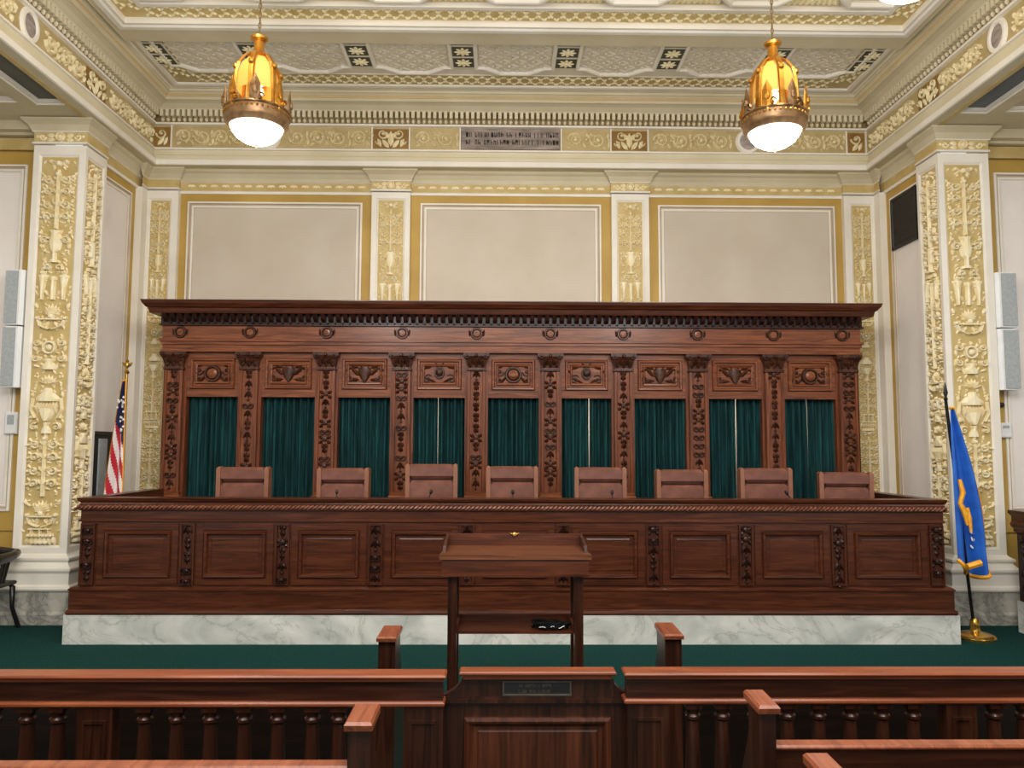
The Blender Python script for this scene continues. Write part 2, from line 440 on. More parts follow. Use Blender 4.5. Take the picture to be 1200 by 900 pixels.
# end walls and outer walls of the aisles
for nm, s in (('wall_aisle_left', -1), ('wall_aisle_right', 1)):
    b = MB(front(YA))
    u0, u1 = sorted((s*(AP-.1), s*7.6))
    b.quad([(u0, 0, -.02), (u1, 0, -.02), (u1, 5.4, -.02), (u0, 5.4, -.02)], 0)
    u0, u1 = sorted((s*AP, s*7.5))
    wall_panel(b, u0, u1, .9, 4.94, (.16, .16, .2, .14))
    b.build(nm, ['ochre', 'line', 'white', 'panel_lit'], kind='structure')
    b = MB(); b.box(*sorted((s*7.6, s*7.75)), YN, 8.3, 0, 5.4); b.build('wall_outer_'+('left' if s < 0 else 'right'), 'panel', kind='structure')

# pilasters: a panelled shaft with white edges, gold ground and cream relief
def shaft_face(mb, u0, u1, v0, v1, e0=.085, e1=.085, ev=.1):
    """mat 0 white, 1 gold"""
    a0, a1, b0, b1 = u0+e0, u1-e1, v0+.06, v1-ev
    mb.loft([[(u0, v0, 0), (u1, v0, 0), (u1, v1, 0), (u0, v1, 0)], [(a0, b0, 0), (a1, b0, 0), (a1, b1, 0), (a0, b1, 0)]], 0)
    mb.rect(a0, a1, b0, b1, [(0, 0), (.012, -.012), (.022, -.018)], True, 0, 1)
    return a0+.022, a1-.022, b0+.022, b1-.022

def capital(par, x0, x1, yf, yend, z0, z1, z2):
    """gold necking with cartouche, then the flared abacus"""
    b = MB(); b.usweep(x0, x1, yf, yend, [(-.01, z0-.02), (.015, z0-.015), (.015, z0), (.004, z0+.01), (.004, z1-.012), (.02, z1-.008), (.02, z1), (.03, z1+.02),
              (.05, z1+.06), (.085, z1+.09), (.1, z1+.1), (.1, z2), (-.05, z2)], 1, [1, 1, 1, 0, 1, 1, 2, 2, 2, 2, 2, 2])
    c = b.build('capital', ['gold', 'white', 'olive'], par)
    r = MB(front(yf-.004)); r.uc = (x0+x1)/2; w = x1-x0; h = z1-z0; zm = (z0+z1)/2
    r.disc(0, zm, .42*h, .025, 10, True); r.disc(0, zm, .28*h, .02, 8)
    def g():
        r.leaf(.1*w, zm+.1*h, .1, .16*w, .4*h, .015); r.leaf(.1*w, zm-.2*h, -.1, .16*w, .35*h, .015)
        r.scroll(.34*w, zm, .3*h, PI, 1.2, 1, .012, .012); r.leaf(.4*w, zm, .3, .07*w, .3*h, .012)
    r.both(g)
    r.build('capital_ornament', 'relief', c)

def back_pilaster(x0, x1, label, seed):
    t = thing('pilaster', label, 'pilaster', ((x0+x1)/2, YB, 0), 'pilasters along the back wall')
    b = MB(front(YB)); q = shaft_face(b, x0, x1, .5, 4.95, .062, .062, .075)
    b.xf = IDENT
    b.quad([(x0, YB, .5), (x0, YW+.02, .5), (x0, YW+.02, 4.95), (x0, YB, 4.95)], 0)
    b.quad([(x1, YB, .5), (x1, YW+.02, .5), (x1, YW+.02, 4.95), (x1, YB, 4.95)], 0)
    b.box(x0-.02, x1+.02, YB-.04, YW, 0, .5, 0)
    sh = b.build('shaft', ['white', 'gold'], t)
    r = MB(front(YB+.018)); r.uc = (q[0]+q[1])/2
    arabesque(r, q[1]-q[0], q[2]+.02, q[3]-.02, .028, seed, 'ftvhgswkuta')
    r.build('relief', 'relief', sh)
    capital(t, x0, x1, YB, YW+.02, 4.98, 5.1, 5.22)

back_pilaster(-1.765, -1.285, 'white edged pilaster with cream arabesque relief, left of the middle wall panel', 3)
back_pilaster(1.235, 1.705, 'white edged pilaster with cream arabesque relief, right of the middle wall panel', 5)

def corner_pilaster(s, label, seed):
    t = thing('corner_pilaster', label, 'pilaster', (s*4.36, YB, 0), 'pilasters along the back wall')
    x0, x1 = sorted((s*4.165, s*A))
    e = (.02, .085) if s < 0 else (.085, .02)
    b = MB(front(YB)); q = shaft_face(b, x0, x1, .5, 4.95, *e)
    b.xf = IDENT
    xi = s*4.165; b.quad([(xi, YB, .5), (xi, YW+.02, .5), (xi, YW+.02, 4.95), (xi, YB, 4.95)], 0)
    # return on the side wall
    xa, xb = sorted((s*(A-.004), s*XW))
    b.box(xa, xb, 9.26, YB+.05, .5, 4.95, 0); b.box(xa-.01, xb+.01, 9.24, YB, 0, .5, 0)
    sh = b.build('shaft', ['white', 'gold'], t)
    r = MB(front(YB+.018)); r.uc = (q[0]+q[1])/2
    arabesque(r, q[1]-q[0], q[2]+.02, q[3]-.02, .03, seed, 'ftgvhgswkuta')
    r.build('relief', 'relief', sh)
    b = MB(); P = [(-.01, 4.96), (.015, 4.97), (.004, 4.99), (.004, 5.09), (.02, 5.1), (.05, 5.15), (.1, 5.2), (.1, 5.22)]
    b.xf = lambda u, v, h: (s*u, v, h)          # drawn for the right corner, mirrored for the left
    rows = []
    for d, z in P:
        rows.append([b.p(xx, yy, z) for xx, yy in ((A+.0, 9.26-d), (A-d, 9.26-d), (A-d, YB-d), (4.165-d, YB-d), (4.165-d, YW))] )
    for k, (p, n) in enumerate(zip(rows, rows[1:])):
        for i in range(4): b.face((p[i], p[i+1], n[i+1], n[i]), 0 if k == 2 else (2 if k > 3 else 1))
    b.xf = IDENT
    b.build('capital', ['gold', 'white', 'olive'], t)
corner_pilaster(-1, 'half pilaster with cream relief in the back left corner, behind the striped flag', 8)
corner_pilaster(1, 'half pilaster with cream relief in the back right corner, beside the black wall vent', 9)

def pier(s, label):
    t = thing('pier', label, 'pier', (s*(A+AP)/2, YP0, 0), 'big piers at the alcove mouth')
    x0, x1 = sorted((s*(A-.01), s*AP))
    b = MB(front(YP0)); q = shaft_face(b, x0, x1, .69, 4.95, .06, .07, .1)
    b.xf = leftw(-(A-.01)) if s < 0 else rightw(A-.01)
    q2 = shaft_face(b, YP0, YP1, .69, 4.95, .045, .045, .1)
    b.xf = IDENT
    xo = s*AP; b.quad([(xo, YP0, .69), (xo, YA, .69), (xo, YA, 4.95), (xo, YP0, 4.95)], 0)
    xi = s*(A-.01); b.quad([(xi, YP1, .69), (s*XW, YP1, .69), (s*XW, YP1, 4.95), (xi, YP1, 4.95)], 0)
    sh = b.build('shaft', ['white', 'gold'], t)
    r = MB(front(YP0+.018)); r.uc = (q[0]+q[1])/2
    arabesque(r, q[1]-q[0], q[2]+.02, q[3]-.02, .04, 11, 'ftvhswuvtgkta' if False else 'ftvhswkutsa')
    r.build('relief', 'relief', sh)
    r = MB(leftw(-(A-.01)-.018) if s < 0 else rightw(A-.01+.018)); r.uc = (q2[0]+q2[1])/2
    arabesque(r, q2[1]-q2[0], q2[2]+.02, q2[3]-.02, .035, 12, 'ftgvhgtswkuta')
    r.build('relief', 'relief', sh)
    capital(t, x0, x1, YP0, YP1, 4.98, 5.1, 5.22)
    b = MB(); b.usweep(x0, x1, YP0, YP1, [(.1, 0), (.1, .1), (.085, .12), (.08, .13), (.08, .33), (-.05, .33)], 1)
    b.build('marble_base', 'marble_grey', t)
    b = MB(); b.usweep(x0, x1, YP0, YP1, [(0, .33), (.095, .33), (.105, .35), (.095, .375), (.075, .385), (.07, .39), (.07, .50), (.09, .53), (.09, .55), (.06, .575), (.04, .6),
                  (.035, .61), (.055, .63), (.055, .65), (.02, .67), (0, .69)], 1)
    b.build('base_moulding', 'white', t)
pier(-1, 'massive left pier with cream urn relief, beside the black armchair')
pier(1, 'massive right pier with cream urn relief, behind the blue flag')

# entablature, one mesh per band, running round three sides of the nave
def room(name, prof, mats, mis=None, yend=YN):
    b = MB(); b.usweep(-A, A, YB, yend, prof, -1, mis); return b.build(name, mats, kind='structure')
room('trim_1', [(-.08, 4.93), (-.055, 4.93), (-.055, 4.96), (-.05, 4.965), (-.05, 5.07), (-.03, 5.08), (-.03, 5.12), (.0, 5.17), (.03, 5.19), (.05, 5.222)],
     ['white', 'gold', 'olive'], [0, 0, 0, 1, 0, 2, 2, 2, 2], 8.2)
room('trim_2', [(.0, 5.215), (.05, 5.215), (.06, 5.22), (.15, 5.22), (.17, 5.225), (.17, 5.285), (.155, 5.3), (.14, 5.305), (.14, 5.35), (.125, 5.36), (.125, 5.40), (.11, 5.405), (.11, 5.425), (.135, 5.43), (.135, 5.45), (.09, 5.455)],
     ['white', 'beige', 'olive', 'gold'], [3, 3, 2, 0, 0, 0, 2, 1, 2, 1, 2, 1, 0, 0, 0])
fz = room('trim_3', [(.09, 5.455), (.09, 5.745), (.13, 5.75), (.13, 5.765)], ['frieze_ground', 'white'], [0, 1, 1])
dz = room('trim_4', [(.13, 5.765), (.14, 5.77), (.14, 5.82), (.13, 5.825), (.13, 5.907), (.2, 5.907)], ['white', 'egg_ground', 'beige'], [0, 1, 0, 1, 2])
room('trim_5', [(.2, 5.905), (.21, 5.915), (.23, 5.93), (.26, 5.955), (.30, 5.97), (.33, 5.975), (.33, 6.005), (.345, 6.01), (.36, 6.03), (.385, 6.045), (.4, 6.05), (.4, 6.075), (.42, 6.08), (.45, 6.1)],
     ['beige', 'olive', 'rust', 'white'], [0, 1, 1, 1, 1, 1, 0, 2, 0, 1, 0, 0, 3])

# dentils and egg row (surface pattern of the cornice)
b = MB()
def dent(x, y, ax):
    if ax == 0:
        b.box(x-.019, x+.019, YB-.2, YB-.13, 5.826, 5.906, 0); b.lathe([(.006, 5.77), (.02, 5.785), (.022, 5.805), (.01, 5.82)], (x, YB-.15, 0), 6, 0)
    else:
        s = 1 if x > 0 else -1
        b.box(*sorted((s*(A-.2), s*(A-.13))), y-.019, y+.019, 5.826, 5.906, 0); b.lathe([(.006, 5.77), (.02, 5.785), (.022, 5.805), (.01, 5.82)], (s*(A-.15), y, 0), 6, 0)
n = 130
for i in range(n): dent(-4.33+8.66*i/(n-1), 0, 0)
y = YB-.24
while y > 2.5: dent(-1, y, 1); dent(1, y, 1); y -= .0668
b.build('dentil_course', 'beige', dz)

# frieze ornament
r = MB(front(YB-.09)); w2 = MB(front(YB-.09)); sq = MB(front(YB-.092)); sqr = MB(front(YB-.098)); md = MB(front(YB-.1))
za, zb = 5.455, 5.745
for c, hw in ((-4.36, .11), (-1.525, .22), (1.45, .22), (4.30, .11)):
    sq.quad([(c-hw, za+.02, 0), (c+hw, za+.02, 0), (c+hw, zb-.02, 0), (c-hw, zb-.02, 0)])
    sqr.uc = c
    def g():
        sqr.scroll(.1, 5.66, .07, PI, 1.2, 1, .012, .02); sqr.leaf(.02, 5.48, .9, .14, .06, .02); sqr.leaf(.12, 5.49, 1.2, .12, .05, .02); sqr.leaf(.03, 5.6, 1.2, .1, .05, .02); sqr.scroll(.15, 5.56, .04, 0, 1.1, -1, .01, .02)
    if hw > .2: sqr.both(g); sqr.leaf(0, 5.5, PI/2, .2, .08, .025)
    else:
        sqr.scroll(0, 5.64, .07, PI, 1.2, 1, .012, .02); sqr.leaf(-.05, 5.49, .9, .14, .06, .02); sqr.leaf(.03, 5.49, 1.2, .12, .05, .02)
    for k in (c-hw-.02, c+hw+.005):
        if abs(k) < 4.42: w2.box(k, k+.015, za, zb, 0, .02)
for k in (-.67, .59): w2.box(k, k+.015, za, zb, 0, .02)
for a0, a1, s0 in ((-4.2, -3.28, 1), (-2.82, -1.79, -1), (-1.26, -.7, 1), (.63, 1.19, 1), (1.72, 2.72, 1), (3.16, 4.14, -1)): rinceau(r, a0, a1, za+.03, zb-.03, .03, s0)
for c in (-3.05, 2.94):
    w2.disc(c, 5.6, .16, .03, 20, True); md.disc(c, 5.6, .115, .012, 20)
# the same ornament along the two long sides
for s in (-1, 1):
    xf = leftw(-A+.09) if s < 0 else rightw(A-.09)
    for m in (r, w2): m.xf = xf
    sq.xf = leftw(-A+.092) if s < 0 else rightw(A-.092); sqr.xf = leftw(-A+.098) if s < 0 else rightw(A-.098); md.xf = leftw(-A+.1) if s < 0 else rightw(A-.1)
    for c in (7.95, 5.4, 3.4):
        sq.quad([(c-.2, za+.02, 0), (c+.2, za+.02, 0), (c+.2, zb-.02, 0), (c-.2, zb-.02, 0)]); sqr.uc = c
        sqr.both(g); sqr.leaf(0, 5.5, PI/2, .2, .08, .025)
    for a0, a1 in ((8.2, 9.25), (7.0, 7.7), (5.65, 6.55), (3.65, 5.15)): rinceau(r, a0, a1, za+.03, zb-.03, .03, s)
    for c in (6.78,):
        w2.disc(c, 5.6, .165, .03, 20, True, .82); md.disc(c, 5.6, .12, .012, 20, False, .8)
    sqr.uc = 0
r.build('scroll_relief', 'frieze_relief', fz); w2.build('frieze_fillet', 'white', fz); sq.build('square_panel', 'square_ground', fz)
sqr.build('square_relief', 'frieze_relief', fz); md.build('stone_medallion', 'stone', fz)

# gold necking band ornament
b = MB(front(YB+.05))
for u0, u1 in ((-4.1, -1.83), (-1.22, 1.18), (1.76, 4.1)):
    k = int((u1-u0)/.14)
    for i in range(k):
        c = u0+(u1-u0)*(i+.5)/k; b.leaf(c-.05, 5.02, .35, .06, .03, .008); b.leaf(c+.05, 5.02, PI-.35, .06, .03, .008); b.disc(c, 5.02, .014, .012, 6)
nb = b.build('wall_trim_ornament', 'relief', bpy.data.objects['trim_1'])

# inscription plaque in the frieze
t = thing('inscription_plaque', 'weathered grey stone tablet with two lines of dark lettering in the middle of the frieze', 'plaque', (-.04, YB-.1, 5.47))
b = MB(front(YB-.09)); b.rect(-.652, .578, 5.47, 5.735, [(0, 0), (0, .02), (.008, .024)]); b.build('tablet', 'plaque_stone', t)
b = MB(front(YB-.1142)); rr = random.Random(4)
def scratch_line(mb, z, h, words, u, wf_=.55):
    for n in words:
        for i in range(n):
            wd = h*wf_; k = rr.randrange(4)
            mb.box(u, u+wd*.28, z, z+h, 0, .001)
            if k != 0: mb.box(u+wd*.55, u+wd*.8, z, z+h*rr.choice((.6, 1)), 0, .001)
            if k in (1, 2): mb.box(u, u+wd*.8, z+h*rr.choice((0, .42, .8)), z+h*rr.choice((.2, .55, 1)), 0, .001)
            u += wd*1.12
        u += h*.5
scratch_line(b, 5.622, .062, (2, 9, 2, 5, 3, 4), -.59, .58); b.build('lettering_line', 'ink', t); b = MB(front(YB-.1142))
scratch_line(b, 5.528, .062, (2, 2, 8, 7, 1, 5), -.59, .58); b.build('lettering_line', 'ink', t)

# ------------------------------------------------------------------ ceiling
b = MB(over(ZC)); b.quad([(-4.12, YN, 0), (4.12, YN, 0), (4.12, 8.97, 0), (-4.12, 8.97, 0)]); b.quad([(-4.12, YN, -.1), (4.12, YN, -.1), (4.12, 8.97, -.1), (-4.12, 8.97, -.1)])
ce = b.build('ceiling', 'ceil', kind='structure')
def frame(name, x0, x1, y0, y1, prof, mats, mis):
    b = MB(over(ZC))
    for k, ((i0, h0), (i1, h1)) in enumerate(zip(prof, prof[1:])):
        b.rect(x0, x1, y0, y1, [(i0, h0), (i1, h1)], False, mis[k])
    return b.build(name, mats, ce)
BE = 7.60                                             # far edge of the big compartment
b = MB(over(ZC)); b.box(-4.1, 4.1, BE+.021, 7.80, 0, .0845, 0); b.build('ceiling_beam', ['beige', 'white'], ce)
frame('big_border', -4.1, 4.1, 1.2, BE+.02, [(0, 0), (.0, .085), (.06, .085), (.07, .1), (.12, .1), (.14, .085), (.17, .085), (.17, .02), (.4, .02), (.4, .05), (.45, .05), (.45, 0)],
      ['beige', 'white', 'ceil_gold'], [0, 0, 0, 1, 1, 1, 1, 2, 1, 1, 1])
frame('narrow_border', -4.1, 4.1, 7.5, 8.96, [(0, 0), (0, .02), (.04, .02), (.05, .035), (.1, .035), (.1, .01), (.33, .01), (.33, 0)],
      ['beige', 'white', 'frieze_ground'], [0, 0, 1, 1, 1, 2, 1])
# guilloche leaves on both borders
def leaf_band(mb, u0, u1, vm, hw, along, H, pitch=.062):
    n = int(abs(u1-u0)/pitch)
    for i in range(n):
        c = u0+(u1-u0)*(i+.5)/n
        for r_ in (-1, 1):
            a = (.85 if i % 2 else -.85)*r_
            for d in (0, PI):
                v = vm+r_*hw*.55
                if along == 'x': mb.leaf(c, v, a+d, hw*.62, .034, H)
                else: mb.leaf(v, c, PI/2-a+d, hw*.62, .034, H)
g1 = MB(over(ZC-.02)); leaf_band(g1, -3.7, 3.7, BE+.02-.285, .1, 'x', .02)
for s in (-1, 1): leaf_band(g1, 3.2, BE-.3, s*(4.1-.285), .1, 'y', .02)
g1.build('leaf_border', 'ceil_relief', ce)
g2 = MB(over(ZC-.01)); leaf_band(g2, -3.75, 3.75, 8.96-.215, .1, 'x', .02)
for s in (-1, 1): leaf_band(g2, 8.45, 8.7, s*(4.1-.215), .1, 'y', .02)
g2.build('leaf_border', 'frieze_relief', ce)
# octagonal coffers
PT = 1.15
wf = MB(over(ZC)); gd = MB(over(ZC-.004)); rl = MB(over(ZC-.006)); lt = MB(over(ZC-.004)); lr = MB(over(ZC-.006))
def octa(cx, cy, rx, ry, k=.42):
    a, c = rx*k, ry*k
    return [(cx-a, cy-ry), (cx+a, cy-ry), (cx+rx, cy-c), (cx+rx, cy+c), (cx+a, cy+ry), (cx-a, cy+ry), (cx-rx, cy+c), (cx-rx, cy-c)]
def oct_frame(cx, cy, r, ground, ry=None):
    ry = ry or r
    def ring(q, h): return [(u, v, h) for u, v in octa(cx, cy, r*q, ry*q)]
    wf.loft([ring(1.0, 0), ring(1.0, .045), ring(.965, .05), ring(.93, .045), ring(.9, .012), ring(.87, .012), ring(.87, 0)])
    ground.face([ground.p(*q) for q in ring(.88, 0)])
for i in range(-3, 4):
    cx = i*PT
    for j in range(3):
        cy = 6.58-j*PT
        if abs(cx)+.5 < 3.95:
            oct_frame(cx, cy, .545, gd)
            for k in range(12):
                a = k*PI/6; rl.leaf(cx+.13*cos(a), cy+.13*sin(a), a, .26, .12, .02); rl.leaf(cx+.3*cos(a+.26), cy+.3*sin(a+.26), a+.26, .12, .08, .02)
            floral(rl, cx, cy, .14, .03)
    # interstices along the far edge and between rows
for i in range(-3, 3):
    cx = (i+.5)*PT
    gd.face([gd.p(*q) for q in ((cx-.3, 7.15, 0), (cx+.3, 7.15, 0), (cx+.07, 6.93, 0), (cx-.07, 6.93, 0))])
    for k in range(9): rl.leaf(cx-.24+.06*k, 7.14, -PI/2+(k-4)*-.1, .13, .07, .02)
    floral(rl, cx, 7.02, .08, .02)
    for j in range(2):
        cy = 6.58-(j+.5)*PT
        gd.face([gd.p(*q) for q in ((cx-.28, cy, 0), (cx, cy-.28, 0), (cx+.28, cy, 0), (cx, cy+.28, 0))]); floral(rl, cx, cy, .24, .03)
# narrow strip: long coffers with lattice, pairs of dark flower tiles between them
gt = MB(over(ZC-.02)); gf = MB(over(ZC-.03)); gw = MB(over(ZC-.018))
for i in range(-3, 4):
    cx = i*PT
    pl_ = [(-.17, 8.56), (.17, 8.56), (.35, 8.43), (.435, 8.43), (.435, 7.55), (-.435, 7.55), (-.435, 8.43), (-.35, 8.43)]
    def ring(q, h): return [(cx+u*q, 8.05+(v-8.05)*q, h) for u, v in pl_]
    wf.loft([ring(1.04, 0), ring(1.04, .035), ring(.99, .04), ring(.96, .03), ring(.95, 0)])
    lt.face([lt.p(*q) for q in ring(.96, 0)])
    for a in range(9):
        for c in range(9):
            u, v = cx-.36+.09*a, 7.66+.1*c
            if v < 8.4 or abs(u-cx) < .2: lr.leaf(u-.05, v, (.5 if (a+c) % 2 else -.5), .11, .05, .012); lr.disc(u+.03, v+.05, .018, .012, 5)
for i in range(-4, 4):
    cx = (i+.5)*PT
    if abs(cx) > 4: cx = math.copysign(3.92, cx)
    for cy in (8.06, 8.30):
        gw.box(cx-.135, cx+.135, cy-.12, cy+.12, 0, .008)
        gt.quad([(cx-.115, cy-.1, 0), (cx+.115, cy-.1, 0), (cx+.115, cy+.1, 0), (cx-.115, cy+.1, 0)][::1]); floral(gf, cx, cy, .105, .012, 1.2)
        gt.box(cx-.115, cx+.115, cy-.1, cy+.1, 0, .008)
wf.build('coffer_frame', 'white', ce); gd.build('coffer_ground', 'ceil_gold', ce); rl.build('coffer_relief', 'ceil_relief', ce)
lt.build('lattice_ground', 'lattice', ce); lr.build('lattice_relief', 'ceil', ce); gw.build('tile_frame', 'ceil', ce); gt.build('flower_tile', 'tile_green', ce); gf.build('tile_flower', 'ceil_relief', ce)

# lower aisle ceilings with dark coffers, and the soffit of the nave beam
for s, nm in ((-1, 'ceiling_aisle_left'), (1, 'ceiling_aisle_right')):
    b = MB(over(5.2285)); m = 1
    def cof(u0, u1, v0, v1, mi):
        b.rect(*sorted((s*u0, s*u1)), v0, v1, [(0, 0), (.0, -.02), (.03, -.02), (.035, -.05)], True, 1, mi)
    # plain soffit strips round the coffers
    def strip(u0, u1, v0, v1): b.quad([(s*u0, v0, 0), (s*u1, v0, 0), (s*u1, v1, 0), (s*u0, v1, 0)], 0)
    strip(A-.01, 4.56, YN, 8.2); strip(4.56, 4.86, 7.61, 8.2); cof(4.56, 4.86, 3.4, 7.61, 2); strip(4.56, 4.86, YN, 3.4)
    strip(4.86, 5.02, YN, 8.2); strip(5.02, 5.4, 7.56, 8.2); cof(5.02, 7.5, 5.4, 7.56, 3); strip(5.02, 7.6, YN, 5.4); strip(5.4, 7.6, 7.56, 8.2)
    b.box(*sorted((s*5.09, s*7.5)), 7.98, 8.16, -.02, .1, 0); b.box(*sorted((s*5.09, s*7.5)), 8.06, 8.16, .1, .13, 0)
    b.box(*sorted((s*5.09, s*7.5)), 8.12, 8.16, .14, .27, 4)
    b.build(nm, ['olive', 'white', 'coffer_left' if s < 0 else 'coffer_right', 'olive', 'gold'], kind='structure')

# dark doorway in the left side wall
b = MB(leftw(-XW+.02)); b.rect(8.44, 9.06, 0, 1.94, [(0, 0), (0, .025), (.035, .03), (.05, .012)], True, 0, 0)
b.box(8.60, 8.76, .1, 1.86, .012, .03, 1)
d = b.build('door_1', ['vent', 'grey_speaker'], kind='structure')

# black vent high in the right side wall
t = thing('wall_vent', 'square black louvred vent high on the right side wall', 'vent', (XW, 8.85, 4.17))
b = MB(rightw(XW-.012)); b.rect(8.53, 9.09, 4.17, 4.79, [(0, 0), (0, .03), (.03, .03), (.04, .01)]); b.build('vent_frame', 'vent', t)
b = MB(rightw(XW-.022))
for k in range(13): b.loft([[(8.57, 4.22+k*.042, 0), (9.05, 4.22+k*.042, 0)], [(8.57, 4.25+k*.042, .014), (9.05, 4.25+k*.042, .014)]], closed=False)
b.build('louvre', 'vent', t)

# ------------------------------------------------------------------ wooden screen behind the bench
PX = [-3.81, -2.97, -2.105, -1.258, -.417, .417, 1.243, 2.09, 2.955, 3.80]
YS = 8.62; ZF = .45                                  # front plane of the screen, platform level
sc = thing('wooden_screen', 'tall carved mahogany screen with nine curtained bays behind the judges bench', 'screen', (0, YS, ZF))
b = MB(front(YS+.05))
for i in range(10):                                  # stiles behind the pilasters
    u0 = PX[i]-.13; u1 = PX[i]+.13
    b.box(u0, u1, ZF, 2.86, -.1, 0)
b.xf = IDENT
for s in (-1, 1): b.box(*sorted((s*3.9, s*3.935)), YS+.05, YS+.4, ZF, 2.86)
b.build('stile', 'wood_v', sc)
for i in range(9):                                   # header panels with carving
    u0, u1 = PX[i]+.128, PX[i+1]-.128
    b = MB(front(YS+.05)); b.box(u0, u1, 2.335, 2.86, -.06, -.005)
    b.rect(u0+.04, u1-.04, 2.42, 2.775, [(0, -.005), (.012, .02), (.03, .018), (.04, -.004), (.055, -.004), (.065, .012), (.08, .008), (.09, -.006)])
    hp = b.build('header_panel', 'wood_h', sc)
    c = (u0+u1)/2; zc = 2.597
    r = MB(front(YS+.057)); r.uc = c
    if i in (0, 4, 8):
        r.disc(0, zc, .1, .035, 18, True)
        m = MB(front(YS+.055)); m.uc = c; m.disc(0, zc, .068, .045, 16); m.build('boss', 'wood_h', hp, True)
        def g():
            r.scroll(.155, zc+.03, .05, PI, 1.3, 1, .01, .02); r.leaf(.1, zc-.08, .3, .12, .04, .02); r.leaf(.11, zc+.1, -.3, .1, .04, .02); r.leaf(.08, zc-.02, -.9, .12, .04, .02)
            r.scroll(.16, zc-.06, .04, 1., 1.2, -1, .01, .02)
    elif i in (3, 5):
        r.disc(0, zc+.02, .075, .03, 12, True, .8)
        m = MB(front(YS+.055)); m.uc = c; m.disc(0, zc+.03, .05, .04, 12, False, .85); m.build('boss', 'carve', hp, True)
        def g():
            r.scroll(.13, zc-.05, .055, 2.4, 1.2, -1, .011, .022); r.leaf(.03, zc-.09, .15, .16, .04, .02, .2); r.leaf(.08, zc+.09, -.2, .12, .04, .02); r.leaf(.16, zc+.0, .9, .08, .04, .02)
            r.leaf(.02, zc+.08, 1.1, .07, .04, .02)
    else:
        m = MB(front(YS+.055)); m.uc = c; m.vase(0, zc-.09, [(0, .01), (.04, .045), (.1, .07), (.15, .075), (.17, .05)], .035); m.build('boss', 'carve', hp, True)
        def g():
            r.leaf(.05, zc-.02, .5, .15, .06, .025, .2); r.leaf(.05, zc-.06, -.1, .15, .05, .022); r.leaf(.06, zc+.07, .25, .11, .05, .02); r.scroll(.17, zc-.04, .045, PI, 1.2, 1, .01, .02); r.leaf(.03, zc+.08, 1., .06, .04, .02)
            r.leaf(.14, zc+.08, -.5, .1, .04, .02)
    r.both(g); r.build('carving', 'carve', hp)
def oak_drop(mb, w, v0, v1, H, seed):
    """chain of leaves, husks and beads"""
    rr = random.Random(seed); v = v1; i = 0
    while v > v0+.06:
        k = rr.choice('abcd')
        if k == 'a':
            mb.disc(0, v-.03, .03, H, 7)
            def g(): mb.leaf(.02, v-.03, .6, .3*w+.02, .045, H); mb.leaf(.02, v-.05, -.6, .3*w+.02, .045, H)
            mb.both(g); v -= .085
        elif k == 'b':
            def g(): mb.leaf(.0, v, -.75, .44*w, .05, H, -.2); mb.leaf(0, v-.05, -.9, .42*w, .045, H, -.2)
            mb.both(g); mb.leaf(0, v, -PI/2, .12, .04, H*1.2); v -= .12
        elif k == 'c':
            def g(): mb.scroll(.24*w, v-.045, .04, PI, 1.1, 1, .009, H)
            mb.both(g); mb.disc(0, v-.045, .02, H*1.2, 6); v -= .095
        else:
            for q in (-.5, 0, .5): mb.leaf(0, v, -PI/2+q, .09, .035, H)
            mb.disc(0, v-.1, .016, H, 6); v -= .12
for i, x in enumerate(PX):
    b = MB(front(YS)); w = .2
    b.rect(x-w/2, x+w/2, 1.0, 2.68, [(0, -.06), (0, 0), (.028, .002), (.034, -.01)])
    p = b.build('pilaster_shaft', 'wood_v', sc)
    r = MB(front(YS+.01)); r.uc = x; oak_drop(r, .13, 1.29, 2.64, .022, 20+i); r.build('carved_drop', 'carve', p)
    b = MB(); b.usweep(x-.1, x+.1, YS, YS+.06, [(.0, 1.28), (.012, 1.275), (.012, 1.245), (.02, 1.24), (.03, 1.225), (.03, 1.19), (.022, 1.18), (.022, ZF+.2), (.04, ZF+.18), (.04, ZF)], 1)
    b.build('pedestal', 'wood_h', sc)
    b = MB(); b.usweep(x-.1, x+.1, YS, YS+.06, [(.0, 2.63), (.012, 2.64), (.012, 2.66), (0, 2.665), (.005, 2.7), (.02, 2.76), (.045, 2.80), (.045, 2.835), (-.05, 2.835)], 1)
    cp = b.build('capital', 'carve', sc)
    r = MB(front(YS-.004)); r.uc = x
    for q in (-.07, 0, .07): r.leaf(q, 2.665, PI/2, .12, .055, .04)
    for q in (-.035, .035): r.leaf(q, 2.70, PI/2, .11, .05, .05)
    def g(): r.scroll(.1, 2.80, .032, PI*.5, 1.3, -1, .01, .05)
    r.both(g); r.disc(0, 2.81, .025, .06, 7); r.build('acanthus', 'carve', cp)
b = MB(); b.usweep(-3.93, 3.93, YS+.02, YS+.4, [(.0, 2.835), (.03, 2.84), (.03, 2.865), (.015, 2.87), (.015, 2.915), (.03, 2.92), (.03, 2.95), (.045, 2.955), (.045, 2.985), (.02, 2.99), (.02, 3.13)], 1)
b.build('frieze', 'wood_h', sc)
b = MB(); b.usweep(-3.93, 3.93, YS+.02, YS+.4, [(.02, 3.13), (.05, 3.135), (.05, 3.15), (.035, 3.155), (.035, 3.255)], 1)
b.build('dentil_ground', 'bench_dark', sc)
b = MB(); b.usweep(-3.93, 3.93, YS+.02, YS+.4, [(.035, 3.255), (.125, 3.26), (.13, 3.275), (.14, 3.315), (.16, 3.325), (.17, 3.34), (.19, 3.365), (.195, 3.385), (.2, 3.39), (.2, 3.4), (-.2, 3.405)], 1)
b.quad([(-3.8, YS-.1, 3.404), (3.8, YS-.1, 3.404), (3.8, YS+.4, 3.404), (-3.8, YS+.4, 3.404)])
b.build('cornice', 'bench_h', sc)
